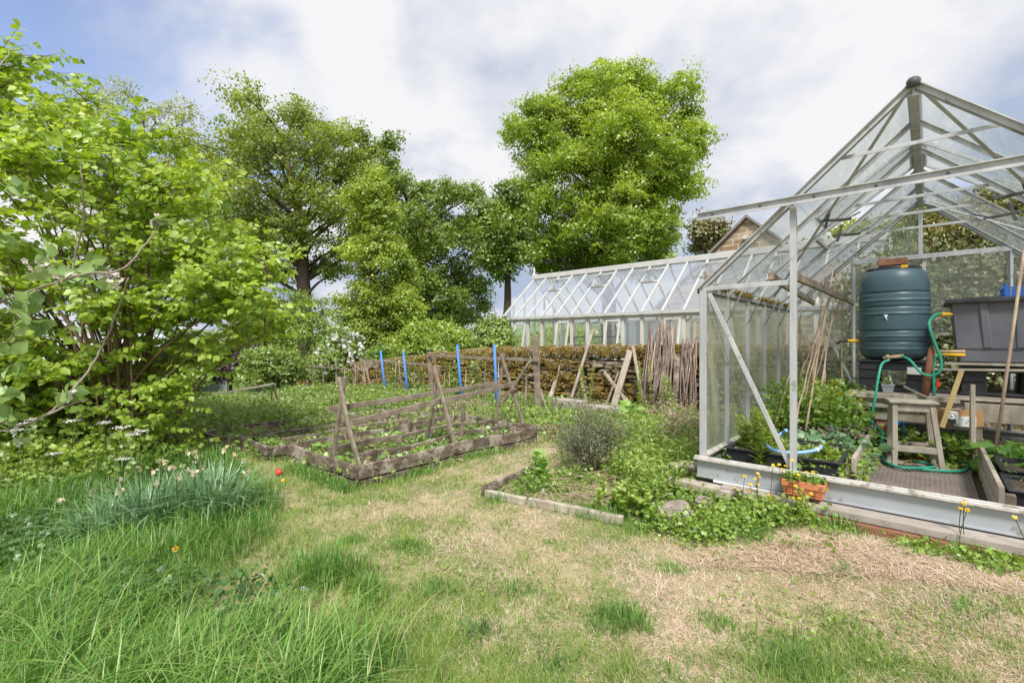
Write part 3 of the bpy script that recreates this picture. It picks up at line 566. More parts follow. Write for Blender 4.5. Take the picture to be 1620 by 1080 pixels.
# ================================================================== DRY STONE WALL
def wall_top(u):                                        # its top falls away to the left
    return np.interp(u, [-18.5, -17.8, -12.4, -9.6, -7.2, -3.2], [.16, .26, .64, .92, 1.08, 1.16])
def stone_wall():
    UA, UB, v = -18.2, 3.2, 8.0
    r = thing('dry_stone_wall', 'mossy dry stone wall running behind the fence and the cane bundles', 'wall', UV(UA, v, -.2))
    sb = MB(); cb = MB(); u = UA; pts = []; 
    def stone(mb, c, sx, sy, sz, rot=0):
        vs = []; ax = (DU * math.cos(rot) + UP * math.sin(rot)); az_ = (UP * math.cos(rot) - DU * math.sin(rot)); j = lambda a: random.uniform(-a, a)
        for k in (-1, 1):
            for ring in (1,):
                for a in range(8):
                    t = 2 * math.pi * (a + .5) / 8; e = .45; cx = math.copysign(abs(math.cos(t)) ** e, math.cos(t)); cz_ = math.copysign(abs(math.sin(t)) ** e, math.sin(t))
                    sh = .8 if k < 0 else 1; vs.append(c + ax * ((cx * sh + j(.10)) * sx / 2) + az_ * ((cz_ * sh + j(.12)) * sz / 2) + DV * (k * sy / 2 + j(.02)))
        fs = [tuple(range(8)), tuple(range(15, 7, -1))] + [(a, 8 + a, 8 + (a + 1) % 8, (a + 1) % 8) for a in range(8)]
        mb.add(vs, fs)
    zc = -.9
    while zc < 1.1:
        hh = random.uniform(.055, .10); u = UA + random.uniform(0, .3)
        while u < UB:
            w = random.uniform(.10, .34); cu = u + w / 2; zt = float(wall_top(cu)) - .2; c0 = UV(cu, v, 0); g = float(gz(c0.x, c0.y))
            if g - .15 < zc < zt and (cu < -5 or random.random() < .985):
                off = random.uniform(-.05, .05) + .13 * (1 - (zc - g) / 1.2)
                stone(sb, UV(cu, v - off, zc + random.uniform(-.012, .012)), w * .97, .36, hh * 1.02 * random.uniform(.8, 1.15), random.uniform(-.08, .08)); pts.append((cu, v - off - .18, zc))
            u += w
        zc += hh
    u = UA
    while u < UB:
        w = random.uniform(.05, .13); zt = float(wall_top(u)); hh = random.uniform(.19, .32)
        stone(cb, UV(u, v, zt - .2 + hh / 2 - .02), w * 1.1, .36, hh, random.uniform(-.25, .15)); pts.append((u, v - .2, zt - .06)); u += w
    core = MB(); 
    us = np.linspace(UA, UB, 30)
    for a, b in zip(us[:-1], us[1:]):
        g = float(gz(*UV(a, v).xy)); core.box(UV((a + b) / 2, v + .05, (float(wall_top((a + b) / 2)) - .24 + g - .1) / 2), b - a, .22, float(wall_top((a + b) / 2)) - .24 - g + .1)

    sb.build('coursed_stones', M['stonew'], r, bevel=.012); cb.build('coping_stones', M['stonew'], r, bevel=.012); core.build('core', M['soil'], r)
    n = 2300; pa = np.array([pts[i] for i in rng.integers(0, len(pts), n)]); nz = np.sin(pa[:, 0] * 3.1) + np.sin(pa[:, 0] * 1.3 + pa[:, 2] * 5) + rng.normal(0, .7, n) + (pa[:, 2] > .75) * .9
    pa = pa[nz > .25]; m = len(pa); k = 34
    c = pa[:, None] + rng.normal(size=(m, k, 3)) * np.array([.055, .025, .035]); c = c.reshape(-1, 3); wpos = c[:, :1] * np.array(DU) + c[:, 1:2] * np.array(DV) + c[:, 2:] * np.array([0, 0, 1.])
    wpos[:, :] -= np.array(DV) * .015
    leaves('moss', LEAF_FAR, wpos, rdir(len(wpos)), rdir(len(wpos)) - np.array(DV) * .8, .028 * rng.uniform(.6, 1.5, len(wpos)), np.clip(np.repeat(rng.random(m), k) * .7 + rng.random(len(wpos)) * .3, 0, 1), M['mosst'], r)['kind'] = 'stuff'
stone_wall()
# ivy clad high wall and yew on the right, behind the near greenhouse
def ivy_wall():
    r = thing('ivy_wall', 'high rough stone wall under straggling ivy behind the water butt', 'wall', UV(1, 7.75, 0))
    mb = MB(); nu, nz_ = 60, 22; u0, u1 = -.75, 5.5
    vs = []
    for j in range(nz_ + 1):
        for i in range(nu + 1):
            u = u0 + (u1 - u0) * i / nu; z = -.1 + 2.35 * j / nz_; vs.append(UV(u, 7.72 + .05 * math.sin(u * 7 + z * 5) + random.uniform(-.035, .035), z + random.uniform(-.03, .03)))
    k = nu + 1; mb.add(vs, [(a, a + 1, a + k + 1, a + k) for j in range(nz_) for a in range(j * k, j * k + nu)])
    mb.box(UV((u0 + u1) / 2, 8.0, 1.12), u1 - u0, .4, 2.3); mb.build('masonry', M['stone'], r)
    n = 1500; u = rng.uniform(-.85, 5.5, n); z = 2.45 - rng.random(n) ** .8 * 1.9; keep = rng.random(n) < np.clip((z - .2) / 1.2, .08, 1); u, z = u[keep], z[keep]; m = len(u); k = 28
    c = np.stack([u, np.full(m, 7.6), z], 1)[:, None] + rng.normal(size=(m, k, 3)) * np.array([.11, .06, .09]); c = c.reshape(-1, 3)
    w = c[:, :1] * np.array(DU) + c[:, 1:2] * np.array(DV) + c[:, 2:] * np.array([0, 0, 1.]); q = len(w)
    leaves('ivy', LEAF_LOBE, w, rdir(q, -.4), rdir(q, .5) - np.array(DV) * .9, .048 * rng.uniform(.5, 1.3, q), np.clip(np.repeat(rng.random(m), k) * .5 + rng.random(q) * .6, 0, 1), M['ivy'], r)['kind'] = 'stuff'
    tb = MB()
    for _ in range(70):
        p = UV(random.uniform(-.6, 3), 7.55, random.uniform(.5, 2.3)); a = random.uniform(0, 6.3); pp = [p]
        for _ in range(5): p = p + DU * math.cos(a) * .09 + UP * math.sin(a) * .09 - DV * random.uniform(-.01, .012); a += random.gauss(0, .6); pp.append(p)
        tb.tube(pp, [.006, .005, .005, .004, .003, .002], 4, False)
    tb.build('stems', M['twig'], r)
ivy_wall()
tree('yew_tree', 'dark orange tinged yew rising over the ivy clad wall behind the water butt', 'tree',
     [(1395, 420), (1410, 350), (1450, 320), (1510, 300), (1570, 290), (1640, 290), (1760, 300), (1800, 440), (1500, 440)], 8.2, [(1540, 640), (1540, 480), (1545, 380)], 'yew', nb=70, sub=16, lv=40, ls=.07, clump=.12, tr=.12, limbs=60, tpl=LEAF_NARROW, thick=.5)
tree('orchard_tree', 'green tree seen through the near greenhouse glass, behind the stone outbuilding', 'tree',
     [(1270, 470), (1275, 400), (1310, 375), (1340, 345), (1390, 350), (1440, 350), (1470, 400), (1465, 450), (1380, 480)], 17, [(1370, 560), (1370, 480), (1372, 400)], 'syc', nb=50, sub=12, lv=34, ls=.13, clump=.28, tr=.14, limbs=30)

# ================================================================== NEAR GREENHOUSE
GU0, GU1, GV0, GV1 = -1.317, 1.18, 3.649, 6.73; GM = (GU0 + GU1) / 2; ZE, ZR, ZB = 1.664, 2.784, .37
def rz(u): return ZE + (ZR - ZE) * (1 - abs(u - GM) / (GU1 - GM))
def near_gh():
    r = thing('metal_greenhouse', 'open fronted aluminium greenhouse with grimy side glass, at right', 'greenhouse', UV(GU0, GV0, .2))
    A = M['alu']
    def bar(nm, a, b, w, h, up=None, mat=A, par=r, bev=.003): return MB().bar(a, b, w, h, up).build(nm, mat, par, bevel=bev)
    # plinth on four sides
    pl = MB()
    for a, b in ((UV(GU0 - .01, GV0 - .02), UV(GU1 + .01, GV0 - .02)), (UV(GU0, GV1), UV(GU1, GV1)), (UV(GU0 - .01, GV0), UV(GU0 - .01, GV1)), (UV(GU1 + .01, GV0), UV(GU1 + .01, GV1))):
        pl.bar(a + UP * .285, b + UP * .285, .008, .13)
        pl.bar(a + UP * .226, b + UP * .226, .045, .008)
    pl.build('plinth', M['galv'], r)
    for a, b in ((UV(GU0 - .03, GV0 - .03), UV(GU1 + .03, GV0 - .03)), (UV(GU0, GV1), UV(GU1, GV1)), (UV(GU0, GV0 + .03), UV(GU0, GV1)), (UV(GU1, GV0 + .03), UV(GU1, GV1))):
        m = MB(); m.bar(a + UP * .36, b + UP * .36, .055, .02); m.bar(a + UP * .375, b + UP * .375, .02, .012); m.build('sill', M['lip'], r, bevel=.003)
    VS = [GV0 + (GV1 - GV0) * i / 5 for i in range(6)]
    # corners, side posts
    def angle_post(nm, a, b, s=.045, t=.006, sx=1, sy=1):
        m = MB(); mid = (a + b) / 2; l = (b - a).length; m.box(mid + DU * (sx * s / 2), s, t, l); m.box(mid + DV * (sy * s / 2), t, s, l); m.box(mid + DU * (sx * s) + DV * (sy * .008), t, .016, l); m.build(nm, A, r)
    for uu, vv, a, b in ((GU0, GV0, 1, 1), (GU1, GV0, -1, 1), (GU0, GV1, 1, -1), (GU1, GV1, -1, -1)): angle_post('corner_post', UV(uu, vv, .22), UV(uu, vv, ZE), .045, .006, a, b)
    for uu in (GU0, GU1):
        for vv in VS[1:-1]:
            m = MB(); m.box(UV(uu, vv, (ZB + ZE) / 2), .006, .034, ZE - ZB); m.box(UV(uu + (.015 if uu < 0 else -.015), vv, (ZB + ZE) / 2), .028, .005, ZE - ZB - .004); m.build('side_bar', A, r)
        m = MB(); s = 1 if uu < 0 else -1; m.bar(UV(uu, GV0, ZE), UV(uu, GV1, ZE), .05, .012); m.bar(UV(uu - s * .022, GV0, ZE - .02), UV(uu - s * .022, GV1, ZE - .02), .006, .045); m.bar(UV(uu + s * .02, GV0, ZE - .012), UV(uu + s * .02, GV1, ZE - .012), .006, .03); m.build('eave_gutter', A, r)
    m = MB(); m.bar(UV(GM, GV0 - .01, ZR + .012), UV(GM, GV1 + .01, ZR + .012), .07, .012); m.bar(UV(GM, GV0, ZR - .03), UV(GM, GV1, ZR - .03), .012, .085); m.bar(UV(GM, GV0, ZR - .075), UV(GM, GV1, ZR - .075), .045, .008); m.build('ridge_bar', A, r)
    MB().lathe(UV(GM, GV0 - .02, ZR - .035), [(0, 0), (.03, .003), (.034, .03), (.026, .05), (0, .056)], 8).build('ridge_cap', M['dark'], r)
    # rafters
    for i, vv in enumerate(VS):
        for s, ue in ((-1, GU0), (1, GU1)):
            end = i in (0, 5); m = MB(); a = UV(ue, vv, ZE); b = UV(GM + s * .01, vv, ZR); w = .05 if end else .032
            m.bar(a, b, w, .006); m.bar(a - UP * .018, b - UP * .018, .006, .034); 
            if end: m.bar(a - UP * .03 + DV * .018, b - UP * .03 + DV * .018, .006, .03)
            m.build('roof_bar', A, r)
    for vv, zt in ((VS[1], 2.40), (VS[2], 2.40), (VS[3], 2.40), (VS[4], 2.38), (GV0 + .03, 2.44)):
        hw = (ZR - zt) / (ZR - ZE) * (GU1 - GM); bar('collar_tie', UV(GM - hw, vv + .02, zt), UV(GM + hw, vv + .02, zt), .005, .024)
    for s, ue in ((-1, GU0), (1, GU1)):                  # wind braces lying under each roof slope
        bar('roof_brace', UV(GM + s * .03, GV0 + .02, ZR - .04), UV(ue - s * .1, VS[3], ZE + .05), .024, .005, DU.cross(DV))
        bar('roof_brace', UV(ue - s * .1, VS[2], ZE + .05), UV(GM + s * .03, GV1 - .02, ZR - .04), .024, .005, DU.cross(DV))
        for vv in VS[1:-1]: MB().tube([UV(ue - s * .01, vv, ZE - .25), UV(ue - s * .2, vv, ZE + .15)], .006, 6).build('eave_stay', A, r)
    # front gable: jambs, door track, ties and braces
    ja, jb = -.69, .55
    for j in (ja, jb):
        m = MB(); m.box(UV(j, GV0 - .005, (ZB + 2.17) / 2), .038, .006, 2.17 - ZB); m.box(UV(j + .016, GV0 + .012, (ZB + 2.17) / 2), .006, .03, 2.17 - ZB); m.build('door_jamb', A, r)
    m = MB(); a, b = UV(-1.31, 3.585, 2.19), UV(2.0, 3.585, 2.19); m.bar(a, b, .006, .05, UP); m.bar(a + UP * .024, b + UP * .024, .045, .006); m.bar(a - UP * .022 - DV * .02, b - UP * .022 - DV * .02, .006, .018); m.build('door_track', A, r)
    for k in range(9): MB().tube([UV(-1.2 + k * .32, 3.575, 2.19), UV(-1.2 + k * .32, 3.583, 2.19)], .008, 8).build('bolt', M['dark'], r)
    bar('eave_tie', UV(GU0 + .03, GV0 + .008, ZE - .01), UV(ja, GV0 + .008, ZE - .01), .006, .036, UP)
    bar('eave_tie', UV(jb, GV0 + .008, ZE - .01), UV(GU1 - .03, GV0 + .008, ZE - .01), .006, .036, UP)
    bar('corner_brace', UV(GU0 + .06, GV0 + .02, ZE - .04), UV(ja - .02, GV0 + .02, ZB + .02), .006, .034)
    bar('corner_brace', UV(GU1 - .06, GV0 + .02, ZE - .04), UV(jb + .02, GV0 + .02, ZB + .02), .006, .034)
    bar('side_brace', UV(GU0 + .03, GV0 + .1, ZE - .04), UV(GU0 + .03, VS[2], ZB + .02), .006, .02)
    # rear gable
    for j in (-.66, .60):
        m = MB(); zt = rz(j) - .03; m.box(UV(j, GV1, (ZB + zt) / 2), .04, .006, zt - ZB); m.box(UV(j, GV1 - .015, (ZB + zt) / 2), .006, .03, zt - ZB); m.build('gable_post', A, r)
    MB().box(UV(GM, GV1, (2.17 + ZR) / 2 - .03), .036, .02, ZR - 2.2).build('gable_post', A, r)
    MB().box(UV(GM + .03, GV1 + .01, (2.17 + ZB) / 2 ), .03, .014, 2.17 - ZB).build('gable_post', A, r)
    for a, b, z in ((-.68, .62, 2.17), (GU0, -.66, ZE - .005), (.6, GU1, ZE - .005)): m = MB(); m.bar(UV(a, GV1 - .01, z), UV(b, GV1 - .01, z), .012, .05, UP); m.build('gable_rail', A, r)
    bar('gable_brace', UV(-.98, GV1 - .02, 1.5), UV(-.66, GV1 - .02, .75), .006, .024)
    # glass
    def panes(nm, lst, mat):
        for a, b, w, up in lst: MB().bar(a, b, w, .004, up).build(nm, mat, r)
    bw = (GV1 - GV0) / 5
    panes('side_pane', [(UV(GU0 - .004, VS[i] + bw / 2, ZB + z0), UV(GU0 - .004, VS[i] + bw / 2, ZB + z1), bw - .012, DU) for i in range(5) for z0, z1 in ((.01, 1.27),)], M['glassdirty'])
    panes('side_pane', [(UV(GU1 + .004, VS[i] + bw / 2, ZB + .01), UV(GU1 + .004, VS[i] + bw / 2, ZB + 1.27), bw - .012, DU) for i in range(5)], M['glassrear'])
    def slope(s, i, t0, t1):
        ue = GU0 if s < 0 else GU1; a = UV(ue, VS[i] + bw / 2, ZE + .008).lerp(UV(GM, VS[i] + bw / 2, ZR + .008), t0); b = UV(ue, VS[i] + bw / 2, ZE + .008).lerp(UV(GM, VS[i] + bw / 2, ZR + .008), t1); return (a, b, bw - .012, UP)
    L1 = [slope(-1, i, a, b) for i in range(5) for a, b in ((.01, .5), (.49, .98)) if not (i == 2 and a > .4)]
    L2 = [slope(1, i, a, b) for i in range(5) for a, b in ((.01, .5), (.49, .98)) if not (i == 2 and a > .4)]
    panes('roof_pane', L1 + L2, M['glassroof'])
    nrm = {-1: (UP * (GM - GU0) - DU * (ZR - ZE)).normalized(), 1: (UP * (GM - GU0) + DU * (ZR - ZE)).normalized()}
    for s in (-1, 1):                                    # a hinged roof vent each side with its opener arm
        ue = GU0 if s < 0 else GU1; sl = (UV(GM, 0, ZR) - UV(ue, 0, ZE)).normalized(); top = UV(GM + s * .03, VS[2] + bw / 2, ZR + .03); d = (-sl + nrm[s] * .10).normalized(); l = .80; w = bw
        m = MB()
        for q in (-1, 1): m.bar(top + DV * (q * w / 2), top + DV * (q * w / 2) + d * l, .03, .022, nrm[s])
        for q in (.01, l): m.bar(top - DV * (w / 2) + d * q, top + DV * (w / 2) + d * q, .03, .0215, nrm[s])
        v = m.build('roof_vent', A, r); m = MB(); m.bar(top + d * .02, top + d * (l - .02), w - .03, .004, nrm[s]); m.build('pane', M['glassroof'], v)
        for vv in (VS[1] + .25, VS[2] + bw / 2):
            p = UV(ue, vv, ZE).lerp(UV(GM, vv, ZR), .52); m = MB(); m.bar(p - nrm[s] * .02, p - nrm[s] * .02 - DU * (s * .20) - UP * .02, .014, .018); m.bar(p - DU * (s * .04) - UP * .08 , p + sl * .10, .02, .014); m.tube([p - UP * .02, p - DU * (s * .16) - UP * .04, p - DU * (s * .27) + UP * .01], .006, 6); m.build('vent_opener', M['dark'], r, bevel=.003)
        m = MB(); p = UV(ue, 0, ZE).lerp(UV(GM, 0, ZR), .45); m.bar(p + DV * VS[2], p + DV * VS[3], .03, .03); m.build('vent_sill', A, r)
    # rear gable panes; the one right of the centre post above the rail is missing
    def poly(uvz): m = MB(); m.add([UV(u, GV1 + .006, z) for u, z in uvz] + [UV(u, GV1 + .010, z) for u, z in uvz], [tuple(range(len(uvz))), tuple(range(2 * len(uvz) - 1, len(uvz) - 1, -1))] + [(k, (k + 1) % len(uvz), len(uvz) + (k + 1) % len(uvz), len(uvz) + k) for k in range(len(uvz))]); m.build('gable_pane', M['glassrear'], r)
    poly([(GU0, ZB), (-.67, ZB), (-.67, 1.0), (GU0, 1.0)]); poly([(GU0, 1.01), (-.67, 1.01), (-.67, ZE), (GU0, ZE)])
    poly([(-.65, ZB), (GM, ZB), (GM, 1.3), (-.65, 1.3)]); poly([(-.65, 1.31), (GM - .02, 1.31), (GM - .02, 2.15), (-.65, 2.15)])
    poly([(GM + .05, 1.31), (.59, 1.31), (.59, 2.15), (GM + .05, 2.15)]); poly([(.61, ZB), (GU1, ZB), (GU1, ZE), (.61, ZE)])
    poly([(GU0 + .02, ZE + .02), (-.67, ZE + .02), (-.67, rz(-.67) - .03)]); poly([(-.64, 2.2), (GM - .02, 2.2), (GM - .02, ZR - .04), (-.64, rz(-.64) - .02)]); poly([(.62, ZE + .02), (GU1 - .02, ZE + .02), (.62, rz(.62) - .03)])
    # moss lying in the left gutter
    n = 2600; u = rng.normal(GU0 + .03, .014, n); vv = rng.uniform(GV0 + .25, GV1 - .1, n); kp = np.sin(vv * 7) + np.sin(vv * 17) * .8 > -.3; u, vv = u[kp], vv[kp]; z = ZE + .012 + np.abs(rng.normal(0, .012, len(u)))
    w = u[:, None] * np.array(DU) + vv[:, None] * np.array(DV) + z[:, None] * np.array([0, 0, 1.]); leaves('gutter_moss', LEAF_FAR, w, rdir(len(w)), rdir(len(w), .6), .022, rng.random(len(w)), M['mosst'], r)['kind'] = 'stuff'
near_gh()

# ================================================================== RAISED BEDS
def wob(p, s=.012): return p + V((random.gauss(0, s), random.gauss(0, s), random.gauss(0, s * .7)))
def G0(p): return float(gz(p.x, p.y))
def board(mb, a, b, h, t=.035, z=0., n=5, tilt=0):
    """a long weathered board on edge between a and b, standing z above the ground, slightly bowed"""
    pts = [a.lerp(b, i / n) for i in range(n + 1)]; off = [random.gauss(0, .008) for _ in pts]; d = (b - a).normalized(); s = UP.cross(d).normalized(); up = (UP + s * tilt).normalized()
    vs = []
    for i, p in enumerate(pts):
        g = G0(p); p = V((p.x, p.y, g + z)) + s * off[i]; hh = h * random.uniform(.94, 1.03)
        vs += [p - s * t / 2, p + s * t / 2, p + s * t / 2 + up * hh, p - s * t / 2 + up * hh]
    fs = [(3, 2, 1, 0), tuple(4 * n + k for k in range(4))]
    for i in range(n):
        for k in range(4): fs.append((4 * i + k, 4 * i + (k + 1) % 4, 4 * i + 4 + (k + 1) % 4, 4 * i + 4 + k))
    mb.add(vs, fs); return mb
def soil(parent, us, vs_, z, n=14):
    xs = np.linspace(us[0], us[1], n); ys = np.linspace(vs_[0], vs_[1], n * 2); v = []
    for y in ys:
        for x in xs: p = UV(x, y); v.append((p.x, p.y, G0(p) + z + random.gauss(0, .012)))
    i = np.arange((len(ys) - 1) * (n - 1)); r, c = i // (n - 1), i % (n - 1); a = r * n + c
    return np_mesh('soil', np.array(v), [np.stack([a, a + 1, a + n + 1, a + n], 1)], M['soil'], parent, smooth=True)
BEDS = [(-5.0, -3.67, 2.10, 4.60), (-5.92, -5.07, 1.93, 4.4), (-6.75, -6.02, 1.80, 4.3)]
def beds():
    lab = ['raised bed of dark planks nearest the lawn, standing under the A-frames', 'middle raised bed, its rotting side boards beside the bed with the A-frames', 'farthest left raised bed with low dark boards and yellow flowers at its corner']
    for k, (a, b, c, d) in enumerate(BEDS):
        r = thing('raised_bed', lab[k], 'raised bed', UV(b, c, 0)); hh = (.19, .15, .15)[k]
        for p, q, nm in ((UV(b, c), UV(b, d), 'side_board'), (UV(a, c), UV(a, d), 'side_board'), (UV(a, c), UV(b, c), 'end_board'), (UV(a, d), UV(b, d), 'end_board')):
            m = MB(); dd = (q - p).normalized() * .03
            board(m, p + dd, q - dd, hh * .62, .04, hh * .38, 6, .06); board(m, p + dd * 1.4, q - dd * 1.2, hh * .36, .038, -.01, 6)
            m.build(nm, M['wooddark'], r, bevel=.004)
        soil(r, (a + .02, b - .02), (c + .02, d - .02), .085 if k == 0 else .06)
        for uu, vv in ((a, c), (b, c), (b, d), (a, d)):
            p = UV(uu, vv); m = MB(); m.box(V((p.x, p.y, G0(p) + hh * .45)) + DU * (.03 if uu == a else -.03) * 1.2 + DV * (.04 if vv == c else -.04), .045, .045, hh * 1.0); m.build('corner_peg', M['wooddark'], r, bevel=.004)
    for k, (u, a, b, h, lb) in enumerate([(-4.12, 2.35, 4.5, .13, 'long thin plank on edge inside the A-frame bed, nearest the lawn side'), (-4.55, 2.3, 4.55, .15, 'long plank on edge inside the A-frame bed, on its far side'), (-5.45, 2.2, 4.2, .12, 'crumbling plank lengthwise in the middle raised bed')]):
        m = MB(); board(m, UV(u, a), UV(u + .02, b), h, .045, .05, 10, random.uniform(-.2, .2)); one('edging_plank', m, M['wood' if k else 'wooddark'], lb, 'plank', UV(u, a), bevel=.004)
    for k, (u, v, h) in enumerate([(-5.0, 3.6, .30), (-4.85, 3.9, .34), (-4.98, 4.2, .36), (-4.3, 3.0, .26), (-4.9, 4.45, .32), (-5.9, 3.4, .26), (-4.1, 3.7, .25)]):
        p = UV(u, v); m = MB(); m.tube([p + UP * (G0(p) - .03), wob(p + UP * (G0(p) + h * .6)), wob(p + UP * (G0(p) + h))], [.03, .028, .022], 7)
        one('wooden_stump', m, M['wooddark'], 'short dark weathered peg sticking up among the raised bed planks', 'peg', p, 'pegs in the raised beds')
beds()
def aframes():
    spec = [('nearest A-frame of weathered poles at the front end of the raised bed', (527, 728), (571, 742), (541, 601)),
            ('middle A-frame of weathered poles in the raised bed', (674, 700), (722, 712), (690, 582)),
            ('farthest A-frame of weathered poles, at the far end of the raised bed', (784, 671), (829, 674), (795, 562))]
    tops = []
    for lb, a, b, t in spec:
        A_ = GP(*a, .09); B_ = GP(*b, .09); A_.z = G0(A_) + .07; B_.z = G0(B_) + .07; T = P(t[0], t[1], (A_.y + B_.y) / 2); r = thing('a_frame', lb, 'A-frame', (A_ + B_) / 2, 'A-frames in the raised bed')
        for q, s in ((A_, 1), (B_, -1)):
            e = T + (T - q).normalized() * .03 + DV * .03 * s; m = MB(); mid = wob(q.lerp(e, .5), .008); m.bar(q, mid, .042, .028, DV, .004); m.bar(mid, e, .04, .028, DV); m.build('leg', M['wood'], r, bevel=.004)
        f = .43 if 'near' in lb else .50
        ca = T.lerp(A_, f + .05) + DV * .04; cb = T.lerp(B_, f) + DV * .04; MB().bar(ca + (ca - cb) * .12, cb + (cb - ca) * .1, .03, .045, UP).build('cross_piece', M['wood'], r, bevel=.004); tops.append((A_, B_, T, f))
    for k, (p0, p1, lb) in enumerate([((519, 648), (790, 606), 'long upper rail resting on the far side of the three A-frames'), ((556, 668), (818, 606), 'long lower rail resting on the near side of the three A-frames')]):
        ya = tops[0][2].y + (.05 if k == 0 else -.14); yb = tops[2][2].y + (.05 if k == 0 else -.1); a = P(*p0, ya); b = P(*p1, yb); m = MB(); n = 6; pts = [wob(a.lerp(b, i / n), .005) for i in range(n + 1)]
        for i in range(n): m.bar(pts[i], pts[i + 1], .022, .055, UP, .002)
        one('wooden_rail', m, M['wood'], lb, 'rail', a, 'rails along the A-frames', .003)
aframes()
# ------------------------------------------------------------------ fence and poles beyond the beds
def fence():
    vf = 6.4
    def base(px, v=vf): p = PV(px, 640, v); p.z = G0(p); return p
    def post(nm, cat, top, bot, v, w, mat, lb, grp=None, round_=False):
        t = PV(*top, v); b = PV(*bot, v); b.z = G0(PV(*bot, v)) - .05; m = MB()
        if round_: m.tube([b, b.lerp(t, .5), t], [w / 2 * 1.05, w / 2, w / 2 * .9], 10)
        else: mid = wob(b.lerp(t, .5), .006); m.bar(b, mid, w, w * .7, DV, .004); m.bar(mid, t, w * .97, w * .68, DV)
        one(nm, m, mat, lb, cat, b, grp, 0 if round_ else .004)
    r = thing('trellis_fence', 'weathered rail and post trellis running behind the blue poles', 'fence', base(690))
    def p_(top, bot, w, v=vf):
        t = PV(*top, v); b = PV(*bot, v); b.z = G0(b) - .05; m = MB(); mid = wob(b.lerp(t, .5), .01); m.bar(b, mid, w, w * .8, DV, .004); m.bar(mid, t, w, w * .8, DV); m.build('post', M['wood'], r, bevel=.004)
    for top, bot, w in (((847, 531), (852, 642), .085), ((679, 556), (684, 640), .08), ((571, 567), (580, 632), .05), ((485, 578), (487, 615), .055), ((531, 571), (533, 640), .05), ((558, 572), (560, 640), .045), ((574, 568), (590, 630), .045), ((510, 576), (512, 630), .03), ((695, 583), (690, 640), .05)): p_(top, bot, w)
    def rail(a, b, w, dv=-.05, n=4):
        A_ = PV(*a, vf + dv); B_ = PV(*b, vf + dv); m = MB(); pts = [wob(A_.lerp(B_, i / n), .008) for i in range(n + 1)]; pts[0] = A_; pts[-1] = B_
        for i in range(n): m.bar(pts[i], pts[i + 1], .03, w, UP, .003)
        m.build('rail', M['wood'], r, bevel=.004)
    rail((678, 562), (852, 570), .055); rail((570, 569), (682, 577), .05, .05); rail((483, 578), (572, 586), .04); rail((482, 611), (590, 626), .035); rail((700, 632), (812, 651), .07, -.25); rail((575, 633), (625, 647), .055, -.2); rail((556, 573), (574, 588), .03)
    rail((838, 572), (792, 640), .05, -.09, 2)
    for i, (t, b, lb) in enumerate([((602, 555), (611, 633), 'leftmost blue plastic pole, beside the trellis post'), ((638, 557), (646, 640), 'second blue pole from the left, clear of any post'), ((723, 545), (732, 648), 'third blue pole, standing between the middle A-frame and the far A-frame'), ((782, 545), (787, 655), 'rightmost blue pole, just behind the farthest A-frame')]):
        post('blue_pole', 'pole', t, b, vf - .12 - (.25 if i == 3 else 0), .052, M['blue'], lb, 'blue plastic poles along the trellis', True)
    k = 0
    for t, b, w in (((833, 592), (829, 655), .03), ((850, 600), (868, 640), .03), ((540, 585), (520, 636), .02), ((553, 600), (548, 640), .018)):
        post('garden_stake', 'stake', t, b, vf + .1, w, M['woodgrey'], ['thin pale stake leaning left of the thick fence post', 'thin stake slanting right of the thick fence post', 'thin stake leaning at the left end of the trellis', 'short thin stake upright at the left end of the trellis'][k]); k += 1
    for i in range(22):
        px = random.uniform(500, 800); py = random.uniform(568, 592); t = PV(px, py, vf + random.uniform(-.15, .3)); bt = V((t.x + random.uniform(-.12, .12), t.y, 0)); bt.z = G0(bt); m = MB(); m.tube([bt, wob(bt.lerp(t, .5), .015), t], .006, 5)
        one('bean_cane', m, M['cane'], 'thin cane standing along the trellis fence', 'cane', bt, 'thin canes along the trellis')
    # small leaning support left of it
    r2 = thing('prop_frame', 'thin slanting pole propped on two sticks left of the trellis', 'pole', GP(435, 640, -.1))
    a = P(337, 624, 8.6); b = P(431, 607, 8.2); MB().bar(a, b, .035, .03).build('pole', M['woodgrey'], r2)
    for q in ((441, 640), (429, 641)): e = GP(*q, G0(GP(*q))); MB().bar(e, b + UP * .01, .025, .02).build('stick', M['woodgrey'], r2)
fence()
